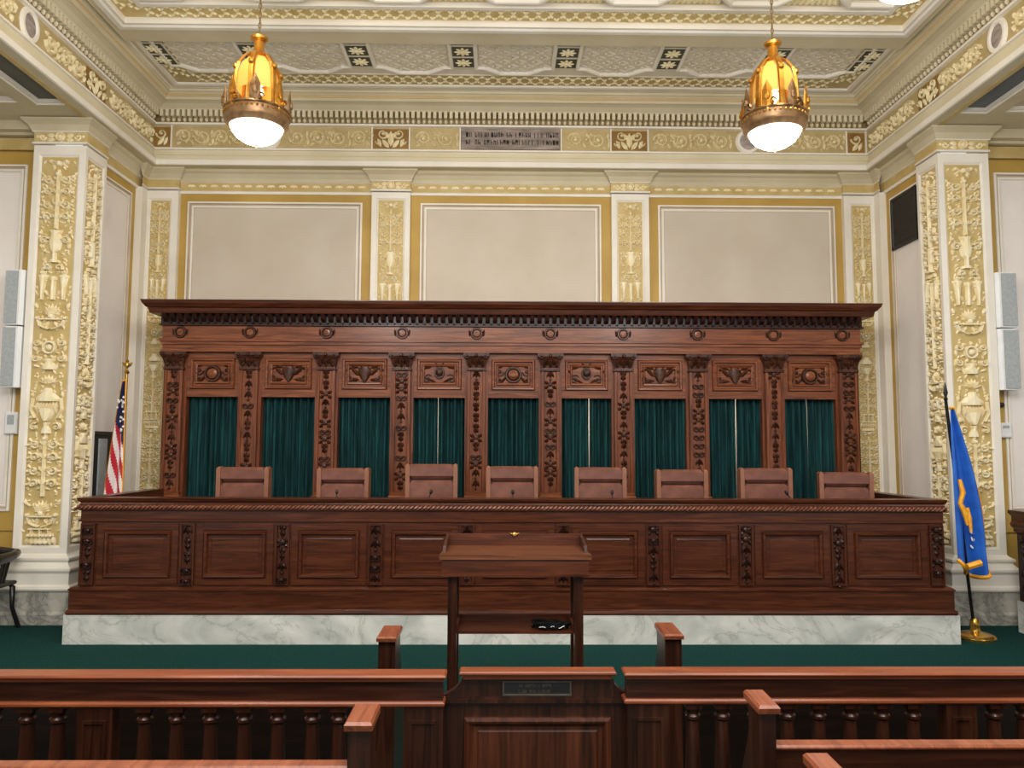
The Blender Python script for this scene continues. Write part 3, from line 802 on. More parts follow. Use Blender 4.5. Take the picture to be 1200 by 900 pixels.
b = MB(front(YS-.015))
k = 94
for i in range(k):
    u = -3.94+7.88*(i+.5)/k
    b.loft([[(u-.024, 3.175, 0), (u+.024, 3.175, 0), (u+.024, 3.175, .02), (u-.024, 3.175, .02)], [(u-.024, 3.2, 0), (u+.024, 3.2, 0), (u+.024, 3.2, .06), (u-.024, 3.2, .06)], [(u-.024, 3.255, 0), (u+.024, 3.255, 0), (u+.024, 3.255, .09), (u-.024, 3.255, .09)]], caps=True)
    b.disc(u+.042, 3.16, .016, .03, 6)
b.build('modillion_course', 'bench_dark', sc)
for i, x in enumerate(PX):
    r = MB(front(YS)); r.uc = x + (.06 if i == 0 else -.06 if i == 9 else 0)
    r.disc(0, 3.06, .072, .02, 16, True)
    def g(): r.leaf(.075, 3.02, PI/2-.1, .09, .03, .014)
    r.both(g); rd = r.build('roundel', 'carve', sc)
    m = MB(front(YS)); m.uc = r.uc; m.disc(0, 3.06, .046, .014, 14); m.build('boss', 'wood_h', rd, True)

# curtains
ORD = ['first', 'second', 'third', 'fourth', 'middle', 'sixth', 'seventh', 'eighth', 'ninth']
slit = {3: (-.02, .006), 5: (.04, .014), 7: (.035, .014), 8: (-.02, .008)}
for i in range(9):
    u0, u1 = PX[i]+.11, PX[i+1]-.11; c = (u0+u1)/2
    t = thing('curtain', 'dark green velvet curtain filling the %s bay %s of the wooden screen' % (ORD[i], '' if i == 4 else 'from the left'), 'curtain', (c, YS+.15, ZF), 'green curtains in the screen bays')
    t['label'] = t['label'].replace('  ', ' ')
    off, gap = slit.get(i, (0, 0)); rr = random.Random(40+i)
    for a0, a1 in ((u0, c+off-gap/2), (c+off+gap/2+(-.03 if not gap else 0), u1)):
        b = MB(); nx = 56; folds = (a1-a0)/.078; ph = rr.uniform(0, 6); rows = []
        am = [rr.uniform(.6, 1.25) for _ in range(40)]
        for z in (ZF+.02, 1., 1.5, 2.0, 2.28, 2.345):
            q = []
            for k in range(nx+1):
                f = k/nx; a = ph+folds*2*PI*f+.5*sin(5*f+ph)+.25*sin(2.2*z+9*f)
                q.append((a0+(a1-a0)*f, YS+.15-.04*am[int(f*folds*1.)%40]*(1 if z < 2.3 else .6)*sin(a)+(.012 if a0 > u0 else 0)*0, z))
            rows.append(q)
        b.loft(rows, closed=False); b.build('curtain_panel', 'curtain', t, 'all')
# ------------------------------------------------------------------ judges' platform and bench
tag((lambda b: (b.box(-4.078, 4.078, 7.13, 8.95, 0, .262), b.build('marble_platform', 'marble'))[1])(MB()), 'long white veined marble plinth under the judges bench', 'plinth')
b = MB(); b.box(-3.9, 3.9, 7.6, 9.0, .262, ZF); tag(b.build('platform_floor', 'carpet'), 'green carpeted raised floor behind the judges bench', 'platform')
YD = 7.16
jb = thing('judges_bench', 'long dark mahogany judges bench with nine raised panels and a rope moulding', 'bench', (0, YD, .262))
b = MB(); b.usweep(-4.02, 4.02, YD, 8.6, [(.035, .263), (.04, .28), (.035, .3), (.02, .31), (.02, .47), (.03, .475), (.03, .49), (.01, .505), (-.02, .515)], 1)
b.build('base_board', 'bench_h', jb)
b = MB(); b.usweep(-3.97, 3.97, YD, 8.6, [(0, .5), (0, 1.09), (.015, 1.095), (.015, 1.11), (.005, 1.12), (.005, 1.19), (.0, 1.2)], 1); b.build('carcass', 'bench_h', jb)
b = MB(); b.usweep(-3.97, 3.97, YD, 8.58, [(0, 1.19), (.02, 1.195), (.02, 1.25), (.015, 1.255), (.01, 1.265), (.03, 1.285), (.035, 1.305), (.03, 1.31), (-.12, 1.312), (-.12, 1.2), (-.13, 1.19)], 1)
b.build('parapet', 'bench_h', jb)
b = MB(); b.box(-3.86, 3.86, YD+.1, 7.72, 1.12, 1.16); b.box(-3.86, 3.86, YD+.1, 7.6, 1.05, 1.12); b.build('desk_top', 'bench_h', jb)
# rope moulding: beads strung along the front and the two ends
b = MB(); zr = 1.222
u = -4.0
while u < 4.0:
    b.loft([[(u+.012+dx+.012*sgn, YD-.02-.02*cos(a), zr+.02*sin(a)) for a in (-1.4, -.7, 0, .7, 1.4) for sgn in (sin(a),)] for dx in (-.016, 0, .016)][0:0] or
           [[(u+dx+.02*sin(a), YD-.02-k*cos(a), zr+k*sin(a)) for a in (-1.5, -.75, 0, .75, 1.5)] for dx, k in ((-.019, .006), (-.008, .024), (.008, .024), (.019, .006))], closed=False)
    u += .04
for s in (-1, 1):
    b.tube([(s*3.99, YD-.02, zr), (s*3.99, 8.55, zr)], .022, 8)
b.build('rope_moulding', 'rope', jb)
GX = [-3.95, -2.995, -2.13, -1.28, -.443, .443, 1.272, 2.128, 2.985, 3.95]
for i in range(9):
    u0 = GX[i]+(.14 if i == 0 else .085); u1 = GX[i+1]-(.14 if i == 8 else .085)
    b = MB(front(YD)); b.rect(u0, u1, .525, 1.075, [(0, -.01), (0, .012), (.055, .012), (.06, .004), (.066, .004), (.072, .03), (.092, .028), (.102, .002), (.128, .002), (.138, .006)])
    b.build('raised_panel', 'bench_h', jb)
for i, x in enumerate(GX):
    x += .05 if i == 0 else -.05 if i == 9 else 0
    b = MB(front(YD)); b.rect(x-.065, x+.065, .525, 1.075, [(0, -.01), (0, .022), (.014, .022), (.02, .008)]); p = b.build('carved_stile', 'bench_v', jb)
    r = MB(front(YD-.008)); r.uc = x; oak_drop(r, .105, .54, 1.06, .022, 60+i); r.build('carving', 'bench_dark', p)

# microphones on the desk
MX = [(-1.71, 0, 'second'), (-.83, .03, 'third'), (-.02, 0, 'fourth'), (.94, 0, 'fifth'), (2.68, -.06, 'seventh')]
for x, lean, o in MX:
    t = thing('microphone', 'small black gooseneck microphone on the desk before the %s brown chair from the left' % o, 'microphone', (x, 7.45, 1.16), 'microphones on the judges desk')
    b = MB(); b.lathe([(.05, 1.16), (.05, 1.175), (.03, 1.19), (.008, 1.195)], (x, 7.45, 0), 12); b.build('base', 'black', t)
    b = MB(); b.tube([(x, 7.45, 1.19), (x, 7.45, 1.28), (x+lean*.6, 7.46, 1.335)], .006, 6); b.build('gooseneck', 'black', t)
    b = MB(); b.tube([(x+lean*.6, 7.46, 1.33), (x+lean*.75, 7.462, 1.345), (x+lean, 7.465, 1.372)], [.008, .015, .012], 8); b.build('capsule', 'black', t)

# judges' chairs
def pillow(b, x0, x1, y0, y1, z0, z1, e, n=3):
    b.box(x0, x1, y0, y1, z0, z1, None, e)
def chair_tree(label):
    t = thing('judge_chair', label, 'chair', (0, 0, 0), 'brown leather chairs behind the bench')
    b = MB(); pillow(b, -.22, .22, -.05, .05, .98, 1.125, .028); b.build('head_cushion', 'leather', t, True)
    b = MB(); pillow(b, -.22, .22, -.045, .05, .55, .965, .025); b.build('back_cushion', 'leather', t, True)
    b = MB(); b.box(-.255, .255, .03, .085, .5, 1.12, None, .02)
    b.build('back_shell', 'leather', t, True)
    for s in (-1, 1):
        b = MB(); b.box(*sorted((s*.222, s*.265)), -.055, .07, .5, 1.13, None, .018); b.build('side_wing', 'leather_edge', t, True)
        b = MB(); b.box(*sorted((s*.25, s*.32)), -.38, .02, .63, .68, None, .02); b.box(*sorted((s*.27, s*.30)), -.2, -.14, .45, .64); b.build('armrest', 'leather', t, True)
    b = MB(); b.box(-.26, .26, -.45, .06, .40, .52, None, .04); b.build('seat', 'leather', t, True)
    b = MB(); b.lathe([(.05, .1), (.05, .25), (.03, .25), (.03, .42)], (0, -.2, 0), 12); b.build('column', 'chrome', t, True)
    b = MB()
    for k in range(5):
        a = k*2*PI/5+.3; b.tube([(0, -.2, .1), (.3*cos(a), -.2+.3*sin(a), .055)], [.03, .018], 6); b.lathe([(.005, .0), (.025, .006), (.025, .04), (.01, .05)], (.3*cos(a), -.2+.3*sin(a), 0), 8)
    b.build('star_base', 'black', t, True)
    return t
CH = [(-2.765, 1.575), (-1.745, 1.568), (-.845, 1.612), (-.02, 1.592), (.888, 1.584), (1.724, 1.562), (2.592, 1.58), (3.424, 1.54)]
CL = ['brown leather chair behind the bench, first from the left', 'brown leather chair behind the bench, second from the left', 'brown leather chair behind the bench, third from the left and standing tallest',
      'brown leather chair behind the bench, before the middle curtain', 'brown leather chair behind the bench, fifth from the left', 'brown leather chair behind the bench, sixth from the left',
      'brown leather chair behind the bench, seventh from the left', 'brown leather chair behind the bench, rightmost and turned slightly']
proto = chair_tree(CL[0])
for i, (x, zt) in enumerate(CH):
    o = proto if i == 0 else copy_tree(proto)
    o.location = (x, 7.95, ZF); o.scale = (1, 1, (zt-ZF)/1.13); o['label'] = CL[i]
    o.rotation_euler = (0, 0, [.0, -.03, .02, .0, -.05, .02, -.04, -.16][i]); o['_w'] = (0, 0, 0)

# ------------------------------------------------------------------ lectern
t = thing('lectern', 'open mahogany lectern table with a low gallery standing behind the gate', 'lectern', (-.045, 4.75, 0))
b = MB()
rings = [[(-.49, 4.55, z0), (.40, 4.55, z0), (.385, 4.98, z1), (-.475, 4.98, z1)] for z0, z1 in ((1.135, 1.138), (1.162, 1.165))]
b.loft(rings, caps=True); b.build('desk_top', 'lectern_top', t)
b = MB(); b.box(-.475, .385, 4.56, 4.585, 1.035, 1.136, 0); b.box(-.475, -.45, 4.585, 4.94, 1.035, 1.136); b.box(.36, .385, 4.585, 4.94, 1.035, 1.136); b.box(-.475, .385, 4.94, 4.965, 1.035, 1.136); b.build('apron', 'bench_h', t)
b = MB(); b.box(-.465, .375, 4.965, 4.985, 1.16, 1.238); b.build('back_gallery', 'bench_h', t)
for s in (0, 1):
    x = (-.478, -.46) if s == 0 else (.37, .388)
    b = MB(); b.loft([[(x[0], 4.66, 1.16), (x[1], 4.66, 1.16), (x[1], 4.985, 1.16), (x[0], 4.985, 1.16)], [(x[0], 4.69, 1.20), (x[1], 4.69, 1.20), (x[1], 4.985, 1.238), (x[0], 4.985, 1.238)]], caps=True); b.build('side_gallery', 'rail_h', t)
for x in (-.445, .30):
    for y in (4.6, 4.84):
        b = MB(); b.box(x+.003, x+.055, y, y+.052, 0, 1.036, None, .006); b.build('leg', 'rail_v', t)
b = MB(); b.box(-.40, .31, 4.66, 4.93, .685, .70); b.box(-.40, .31, 4.91, 4.93, .70, .745); b.box(-.4, -.385, 4.66, 4.93, .70, .74); b.box(.295, .31, 4.66, 4.93, .70, .74); b.build('shelf', 'bench_h', t)
b = MB(front(4.96)); b.uc = -.045
b.disc(0, 1.235, .014, .01, 8)
def g(): b.leaf(0, 1.232, .3, .035, .015, .008)
b.both(g); b.build('brass_ornament', 'brass', t)
t2 = thing('cable_bundle', 'black coiled cables heaped on the lectern shelf', 'cables', (.17, 4.75, .70))
b = MB(); rr = random.Random(3)
pts = [(.17+.1*cos(k*.55)*(1+.2*sin(k*1.7)), 4.72+.05*sin(k*.55), .71+.001*k+.006*sin(k*2.3)) for k in range(34)]
b.tube(pts, .009, 6)
pts = [(.14+.08*cos(k*.6+1), 4.70+.03*sin(k*.6), .735+.02*sin(k*.6+.5)) for k in range(22)]
b.tube(pts, .008, 6); b.build('black_cable', 'cable', t2, True)
b = MB(); b.tube([(.1, 4.675, .72), (.12, 4.665, .725), (.15, 4.67, .715), (.18, 4.665, .73), (.22, 4.67, .715), (.25, 4.67, .73)], .0025, 5); b.build('white_cable', 'white_plastic', t2, True)

# ------------------------------------------------------------------ bar: gate and two rails
YG = 3.09
gt_ = thing('swing_gate', 'mahogany panelled gate with small dark plaque between the two rails', 'gate', (.016, YG, 0))
b = MB(front(YG))
sh = [(-.355, .02), (.385, .02), (.385, .825), (.365, .832), (.335, .85), (.318, .87), (.31, .895), (-.28, .895), (-.29, .87), (-.307, .85), (-.335, .832), (-.355, .825)]
b.loft([[(u, v, 0) for u, v in sh], [(u, v, -.045) for u, v in sh]], caps=True)
b.box(-.355, .385, .80, .815, 0, .014); b.box(-.355, .385, .815, .824, 0, .008)
b.build('gate_leaf', 'rail_v', gt_)
b = MB(front(YG)); b.rect(-.27, .30, .16, .745, [(0, 0), (0, .015), (.012, .02), (.02, .018), (.035, .003), (.05, .003), (.056, .006)]); b.build('gate_panel', 'bench_v', gt_)
b = MB(); b.box(-.29, .32, YG-.04, YG+.035, .91, .926, None, .005); b.box(-.275, .305, YG-.022, YG+.022, .893, .91); b.build('gate_cap', 'rail_top', gt_)
b = MB(front(YG)); b.rect(-.122, .148, .825, .882, [(0, 0), (0, .006), (.006, .006), (.008, .003)], True, 0, 1); b.build('name_plaque', ['plaque_rim', 'black'], gt_)
b = MB(front(YG-.0035)); scratch_line(b, .858, .012, (3, 8, 5), -.06); b.build('plaque_lettering', 'plaque_rim', gt_); b = MB(front(YG-.0035)); scratch_line(b, .836, .012, (5, 4, 7), -.06); b.build('plaque_lettering', 'plaque_rim', gt_)
b = MB(); b.box(.386, .392, YG-.005, YG+.02, .64, .75); b.box(-.362, -.356, YG-.005, YG+.02, .3, .4); b.build('hinge', 'bronze', gt_)

YR = 3.0
def bal_mesh(b, x, y):
    b.box(x-.038, x+.038, y-.038, y+.038, .12, .2); b.box(x-.03, x+.03, y-.03, y+.03, .798, .82)
    b.lathe([(.034, .2), (.03, .215), (.036, .24), (.042, .30), (.04, .38), (.035, .5), (.028, .66), (.024, .752), (.031, .76), (.031, .77), (.023, .778), (.027, .799)], (x, y, 0), 12)
def bar_rail(s, label, x0, x1, posts, bals):
    a0, a1 = sorted((x0, x1))
    t = thing('bar_rail', label, 'railing', (x0, YR, 0), 'rails of the bar')
    dy = .0 if s < 0 else .03
    b = MB(); b.box(a0, a1, YR-.04+dy, YR+.055+dy, .923, .938, None, .006); b.box(a0+.01, a1-.01, YR-.025+dy, YR+.04+dy, .912, .924); b.build('cap', 'rail_top', t)
    b = MB(); b.box(a0+.01, a1-.012, YR-.01+dy, YR+.03+dy, .835, .914); b.build('frieze_board', 'rail_h', t)
    b = MB(); b.box(a0, a1-.005, YR-.03+dy, YR+.05+dy, .818, .838, None, .006); b.build('lower_moulding', 'rail_top', t)
    b = MB(); b.box(a0, a1, YR-.03+dy, YR+.05+dy, .04, .12); b.build('bottom_rail', 'rail_h', t)
    for p0, p1 in posts:
        b = MB(front(YR-.02+dy)); b.box(p0, p1, 0, .82, -.065, 0); b.rect(p0+.02, p1-.02, .1, .77, [(0, 0), (0, .006), (.012, .006), (.016, -.004)]); b.build('post', 'rail_v', t)
    m = None
    for x in bals:
        if m is None:
            b = MB(); bal_mesh(b, x, YR+.01+dy); m = b.build('baluster', 'rail_v', t, True); m0 = x
        else:
            c = m.copy(); COL.objects.link(c); c.parent = t; c.location = (x-m0, 0, 0)
def bx(px): return (px-588)*3.0/900-.13
lb = [bx(p) for p in (405, 375, 336, 298, 260, 222, 186, 88, 54, 15)] + [bx(15)-.12*k for k in range(1, 8)]
rb = [bx(p)+.02 for p in (804, 838, 876, 914, 950, 987, 1024, 1060, 1155, 1190)] + [bx(1190)+.12*k for k in range(1, 8)]
bar_rail(-1, 'mahogany balustrade left of the gate', -3.0, -.335, [(bx(479), -.345), (bx(113), bx(153))], lb)
bar_rail(1, 'mahogany balustrade right of the gate', .342, 3.0, [(.355, bx(775)+.02), (bx(1095)+.02, bx(1130)+.02)], rb)

# ------------------------------------------------------------------ pews (they all face the judges' bench)
def pew(s, xe, y, zback, length, label, group, capz, yfar, width=None):
    """end post at xe (inner face), back running outward; y = near face of the end post"""
    t = thing('pew', label, 'pew', (xe, y, 0), group)
    w = width or (.066 if zback > .7 else .085)
    e0, e1 = sorted((xe, xe+s*w))
    b = MB()
    prof = [(y+.01, 0), (y+.42, 0), (y+.42, .5), (y+.36, .58), (y+.26, .62), (yfar-.015, capz-.12), (yfar-.01, capz-.03), (y+.012, capz-.03)]
    b.loft([[(x, p, z) for p, z in prof] for x in (e0, e1)], caps=True)
    en = b.build('pew_end', 'rail_v', t)
    b = MB(); c0, c1 = e0-.008, e1+.008
    b.loft([[(c0, y-.006, capz-.026), (c1, y-.006, capz-.026), (c1, yfar+.008, capz-.022), (c0, yfar+.008, capz-.022)], [(c0, y-.012, capz-.008), (c1, y-.012, capz-.008), (c1, yfar+.012, capz-.004), (c0, yfar+.012, capz-.004)],
            [(c0+.006, y-.004, capz), (c1-.006, y-.004, capz), (c1-.006, yfar+.006, capz+.004), (c0+.006, yfar+.006, capz+.004)]], caps=True)
    b.build('end_cap', 'pew_cap', t)
    f0, f1 = sorted((xe+s*w, xe+s*length))
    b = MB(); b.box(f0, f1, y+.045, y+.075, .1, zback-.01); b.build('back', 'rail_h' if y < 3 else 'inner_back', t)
    b = MB(); b.box(f0-(.008 if s < 0 else .0), f1, y+.03, y+.085, zback-.016, zback, None, .006); b.build('top_rail', 'pew_cap', t)
    b = MB(); b.box(f0, f1, y+.07, y+.42, .42, .45); b.box(f0, f1, y+.38, y+.40, .1, .42); b.build('seat', 'rail_h', t)
    return t
pew(-1, -.508, 2.305, .862, 2.4, 'front audience pew left of the aisle, its capped end before the left rail', 'audience pews', 1.0, 2.44)
pew(1, .676, 2.445, .866, 2.2, 'front audience pew right of the aisle, its capped end before the right rail', 'audience pews', 1.0, 2.575, .052)
pew(1, .668, 1.86, .80, 2.0, 'second row pew at bottom right, only its end cap in view', 'audience pews', 1.0, 2.055, .052)
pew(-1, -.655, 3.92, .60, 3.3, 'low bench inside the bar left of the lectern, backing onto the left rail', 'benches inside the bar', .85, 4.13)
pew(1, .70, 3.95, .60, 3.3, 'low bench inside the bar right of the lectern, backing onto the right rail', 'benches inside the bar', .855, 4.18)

# ------------------------------------------------------------------ flags
def cloth(pole_top, n_u, rows, thick=0):
    pass
def flag_mesh(fn, nu, nv, mat_fn):
    b = MB(); ids = [[b.p(*fn(u/nu, v/nv)) for u in range(nu+1)] for v in range(nv+1)]
    for v in range(nv):
        for u in range(nu): b.face((ids[v][u], ids[v][u+1], ids[v+1][u+1], ids[v+1][u]), mat_fn((u+.5)/nu, (v+.5)/nv))
    return b
# striped flag in the back left corner
fx, fy = -4.27, 8.5
t = thing('striped_flag', 'red white and blue flag with gold fringe on a pole in the back left corner', 'flag', (fx, fy, 0))
b = MB(); b.tube([(fx, fy, 0.02), (fx, fy, 2.6)], .014, 10); b.build('pole', 'brass', t, True)
b = MB(); b.lathe([(.16, 0), (.16, .02), (.12, .04), (.04, .07), (.03, .12), (.016, .13)], (fx, fy, 0), 20); b.build('base', 'brass', t, True)
b = MB(); b.lathe([(.015, 2.57), (.03, 2.59), (.015, 2.61), (.012, 2.63)], (fx, fy, 0), 10)
b.tube([(fx-.055, fy, 2.70), (fx-.03, fy, 2.675), (fx, fy, 2.655), (fx+.03, fy, 2.675), (fx+.055, fy, 2.70)], [.006, .02, .016, .02, .006], 8)
b.lathe([(.006, 2.63), (.022, 2.655), (.018, 2.68), (.012, 2.70), (.02, 2.715), (.004, 2.74)], (fx, fy, 0), 8); b.build('eagle_finial', 'brass', t, True)
def us(u, v):
    z = 2.50-v*1.33+.10*u*(1-v)-.10*u*v
    spread = .03+.17*v**.9
    x = fx+.02+.02*v-spread*u*1.15
    y = fy-.05-.07*sin(u*9+.6)*(.3+.7*v)*(.4+u*.6)
    return (x, y, z-.18*u*(1-v)*.6)
def usm(u, v):
    d = v*1.0-u*.25                                   # cloth hangs gathered: canton above, stripes running down
    if v < .55-.28*u: return 0
    return 1 if int((u*.55+v*.9+.02)*9) % 2 == 0 else 2
b = flag_mesh(us, 26, 40, usm); fl = b.build('flag_cloth', ['flag_navy', 'flag_red', 'flag_white'], t, 'all')
rr = random.Random(5)
for k in range(26):
    u, v = rr.uniform(.05, .95), rr.uniform(.12, .42)
    if v < .5-.28*u:
        p = us(u, v); b = MB(front(p[1]-.012))
        for j in range(5): b.leaf(p[0], p[2], PI/2+j*2*PI/5, .016, .012, .002)
        b.build('star', 'flag_white', fl)
b = MB()
b.tube([us(1, k/20) for k in range(21)], .011, 5); b.tube([us(k/12, 0) for k in range(13)], .012, 5); b.tube([us(0, k/20) for k in range(21)], .008, 5)
b.tube([(lambda q: (q[0], q[1], q[2]-.01))(us(k/24, 1)) for k in range(25)], .018, 5); b.build('fringe', 'fringe', fl)

# blue flag on the right
bx0 = (4.352, 7.36); tp = (4.15, 7.34, 2.28)
t = thing('blue_flag', 'royal blue flag with gold fringe leaning on a brass footed pole before the right pier', 'flag', (bx0[0], bx0[1], 0))
pp = lambda z: (bx0[0]+(tp[0]-bx0[0])*z/2.28, bx0[1]-.02*z/2.28, z)
b = MB(); b.tube([pp(.1), pp(1.2), pp(2.24)], .015, 10); b.build('pole', 'black_wood', t, True)
b = MB(); b.lathe([(.175, 0), (.178, .02), (.165, .035), (.12, .05), (.05, .07), (.04, .1), (.045, .12), (.04, .17), (.02, .19)], (bx0[0], bx0[1], 0), 24); b.build('base', 'brass', t, True)
p = pp(2.24); b = MB(); b.lathe([(.012, 0), (.02, .02), (.012, .04)], p, 8); b.loft([[(p[0]-w, p[1], p[2]+z), (p[0], p[1]-.008, p[2]+z), (p[0]+w, p[1], p[2]+z), (p[0], p[1]+.008, p[2]+z)] for z, w in ((.03, .006), (.08, .025), (.14, .012), (.18, .002))], caps=True); b.build('spear_finial', 'black_wood', t, True)
def ok(u, v):
    q = pp(2.17-1.42*v); z = 2.17-v*(1.42+.22*sin(u*2.4)*(1-.35*u)) + .0
    wl = .02+.15*v**.6; wr = .03+.16*sin(min(1, v*1.15)*2.0)
    x = q[0]-wl*.35*(1-u)*1.0-(.085*v if u < .5 else 0)*(1-2*u if u < .5 else 0)+wr*u*1.0
    y = q[1]-.06-.085*sin(u*9+.8)*(.25+.75*v)
    return (x, y, z)
b = flag_mesh(ok, 30, 30, lambda u, v: 1 if (u < .36 and v > .2) else 0); fl = b.build('flag_cloth', ['flag_blue', 'flag_blue'], t, 'all')
b = MB()
b.tube([ok(1, k/20) for k in range(10, 21)], .016, 5); b.tube([ok(k/26, 1) for k in range(27)], .02, 5); b.tube([ok(k/12, 0) for k in range(13)], .014, 5)
b.build('fringe', 'fringe', fl)
b = MB(); q = list(ok(.1, .55)); q[0] -= .07; b.tube([(q[0]+.03, q[1]-.1, 1.5), (q[0]+.05, q[1]-.11, 1.38), (q[0]+.02, q[1]-.11, 1.28), (q[0]+.06, q[1]-.11, 1.2), (q[0]+.08, q[1]-.11, 1.08)], [.016, .024, .02, .028, .012], 6); b.build('tassel', 'fringe', t, True); b = MB()
b.tube([(q[0]+.09, q[1]-.1, 1.24), (q[0]+.1, q[1]-.11, 1.14), (q[0]+.11, q[1]-.11, 1.02)], [.014, .02, .012], 6); b.build('tassel', 'fringe', t, True); b = MB()
q[0] += .07; b.tube([(q[0]-.0, q[1]-.1, .70), (q[0]+.12, q[1]-.11, .74)], .03, 6); b.build('fringe_band', 'fringe', t, True)
b = MB(); rr = random.Random(9)
for k in range(5):
    zz = 1.12-.07*k; qq = ok(.55, (2.17-zz)/1.42); b.xf = front(qq[1]-.03); b.leaf(qq[0]+.0, zz, rr.uniform(.5, 1.2), .07, .025, .003); b.leaf(qq[0]-.01, zz, rr.uniform(1.8, 2.6), .05, .02, .003)
b.xf = IDENT; b.build('white_emblem', 'flag_white', fl)

# ------------------------------------------------------------------ loudspeakers and small fittings on the aisle walls
def column_speaker(x0, x1, z0, z1, label, s, lean):
    t = thing('column_speaker', label, 'loudspeaker', ((x0+x1)/2, 8.0, z0), 'slim wall loudspeakers')
    yf = 7.95
    b = MB()
    def sec(z): dx = lean*(z-z0); return [(x0+dx, yf+.03, z), (x0+.03+dx, yf, z), (x1-.03+dx, yf, z), (x1+dx, yf+.03, z), (x1+dx, YA-.04, z), (x0+dx, YA-.04, z)]
    b.loft([sec(z0), sec(z1)], caps=True); b.build('cabinet', 'white_plastic', t)
    b = MB(); g0, g1 = (x0+.01, x1-.05) if s < 0 else (x0+.05, x1-.01)
    b.loft([[(g0+lean*(z-z0), yf-.002, z), (g1+lean*(z-z0), yf-.002, z), (g1+lean*(z-z0), yf-.014, z), (g0+lean*(z-z0), yf-.014, z)] for z in (z0+.015, z1-.015)], caps=True); b.build('grille', 'grey_speaker', t)
    b = MB(); b.box((x0+x1)/2-.03, (x0+x1)/2+.03, YA-.05, YA+.005, z0+.2, z0+.3); b.build('bracket', 'grey_speaker', t)
column_speaker(-5.30, -5.115, 3.03, 3.61, 'slim grey wall loudspeaker left of the left pier, upper of its pair', -1, 0)
column_speaker(-5.30, -5.115, 2.38, 3.015, 'slim grey wall loudspeaker left of the left pier, lower of its pair', -1, 0)
column_speaker(5.10, 5.315, 3.06, 3.65, 'slim grey wall loudspeaker right of the right pier, upper of its pair', 1, 0)
column_speaker(5.10, 5.315, 2.40, 3.045, 'slim grey wall loudspeaker right of the right pier, lower of its pair', 1, 0)
def wallbox(x0, x1, z0, z1, label, cat, name, m, y=YA):
    t = thing(name, label, cat, ((x0+x1)/2, y, z0))
    b = MB(front(y)); b.rect(x0, x1, z0, z1, [(0, 0), (0, .035), (.012, .045)]); b.build('cover', m, t)
    b = MB(front(y-.045)); b.rect(x0+.03, x1-.03, z0+.1, z1-.03, [(0, 0), (0, .003)]); b.build('screen', 'grey_speaker', t)
wallbox(-5.33, -5.2, 1.9, 2.13, 'small white control box on the wall left of the left pier', 'control box', 'control_box', 'white_plastic')
wallbox(5.17, 5.30, 1.9, 2.06, 'small white control box on the wall right of the right pier', 'control box', 'control_box', 'white_plastic')
b = MB(front(YA)); b.disc(5.21, 2.25, .03, .05, 12); tag(b.build('wall_sensor', 'black', None, True), 'small round black device on the wall under the right loudspeakers', 'sensor')

# black armchair at the left edge
t = thing('armchair', 'black wooden armchair half out of view at the left edge', 'chair', (-5.15, 7.58, 0))
CHX = lambda u, v, h: (u+.05, v-.17, h)
b = MB(CHX); b.tube([(-4.93, 7.55, .70), (-4.93, 7.8, .71), (-4.98, 7.95, .72), (-5.2, 8.0, .73), (-5.42, 7.95, .72), (-5.47, 7.8, .71), (-5.47, 7.55, .70)], [.055, .045, .045, .05, .045, .045, .055], 10); b.build('arm_rail', 'black_wood', t, True)
b = MB(CHX); b.box(-5.44, -4.96, 7.52, 7.95, .42, .46, None, .01); b.build('seat', 'black_wood', t)
for k in range(9):
    a = PI*k/8; b = MB(CHX); b.tube([(-5.2+.22*cos(a), 7.72+.2*sin(a), .45), (-5.2+.26*cos(a), 7.74+.24*sin(a), .70)], .012, 6); b.build('spindle', 'black_wood', t, True)
for x, y, dx, dy in ((-4.97, 7.55, .05, -.03), (-5.43, 7.55, -.05, -.03), (-4.98, 7.92, .06, .03), (-5.42, 7.92, -.06, .03)):
    b = MB(CHX); b.tube([(x, y, .70 if dy < 0 else .44), (x-dx*.4, y, .5 if dy < 0 else .42), (x, y, .4), (x+dx*.1, y, .2), (x+dx, y+dy, 0.005)], [.018, .022, .026, .02, .022], 8); b.build('leg', 'black_wood', t, True)
b = MB(CHX); b.tube([(-4.96, 7.55, .22), (-5.44, 7.55, .22)], .012, 6); b.build('stretcher', 'black_wood', t, True)

# clerk's desk at the right edge
t = thing('clerk_desk', 'dark carved wooden desk on a marble base at the right edge, mostly out of view', 'desk', (5.35, 6.6, 0))
b = MB(); b.box(4.935, 5.7, 5.6, 7.61, 0, .30); b.build('marble_base', 'marble', t)
b = MB(); b.box(4.95, 5.7, 5.6, 7.59, .30, 1.05); b.build('carcass', 'bench_dark', t)
b = MB(); b.usweep(4.95, 5.7, -7.59, -5.6, [(0, .96), (.02, .97), (.02, 1.0), (.035, 1.02), (.04, 1.05), (.03, 1.07), (.03, 1.12), (.05, 1.15), (.05, 1.18), (-.2, 1.185)], 1)
b.v = [(x, -y, z) for x, y, z in b.v]; b.box(5.1, 5.65, 5.6, 7.5, 1.17, 1.184); b.build('top_moulding', 'bench_h', t)
r = MB(rightw(4.95)); r.uc = 7.5; oak_drop(r, .12, .4, .94, .02, 91); r.build('carving', 'bench_dark', t)

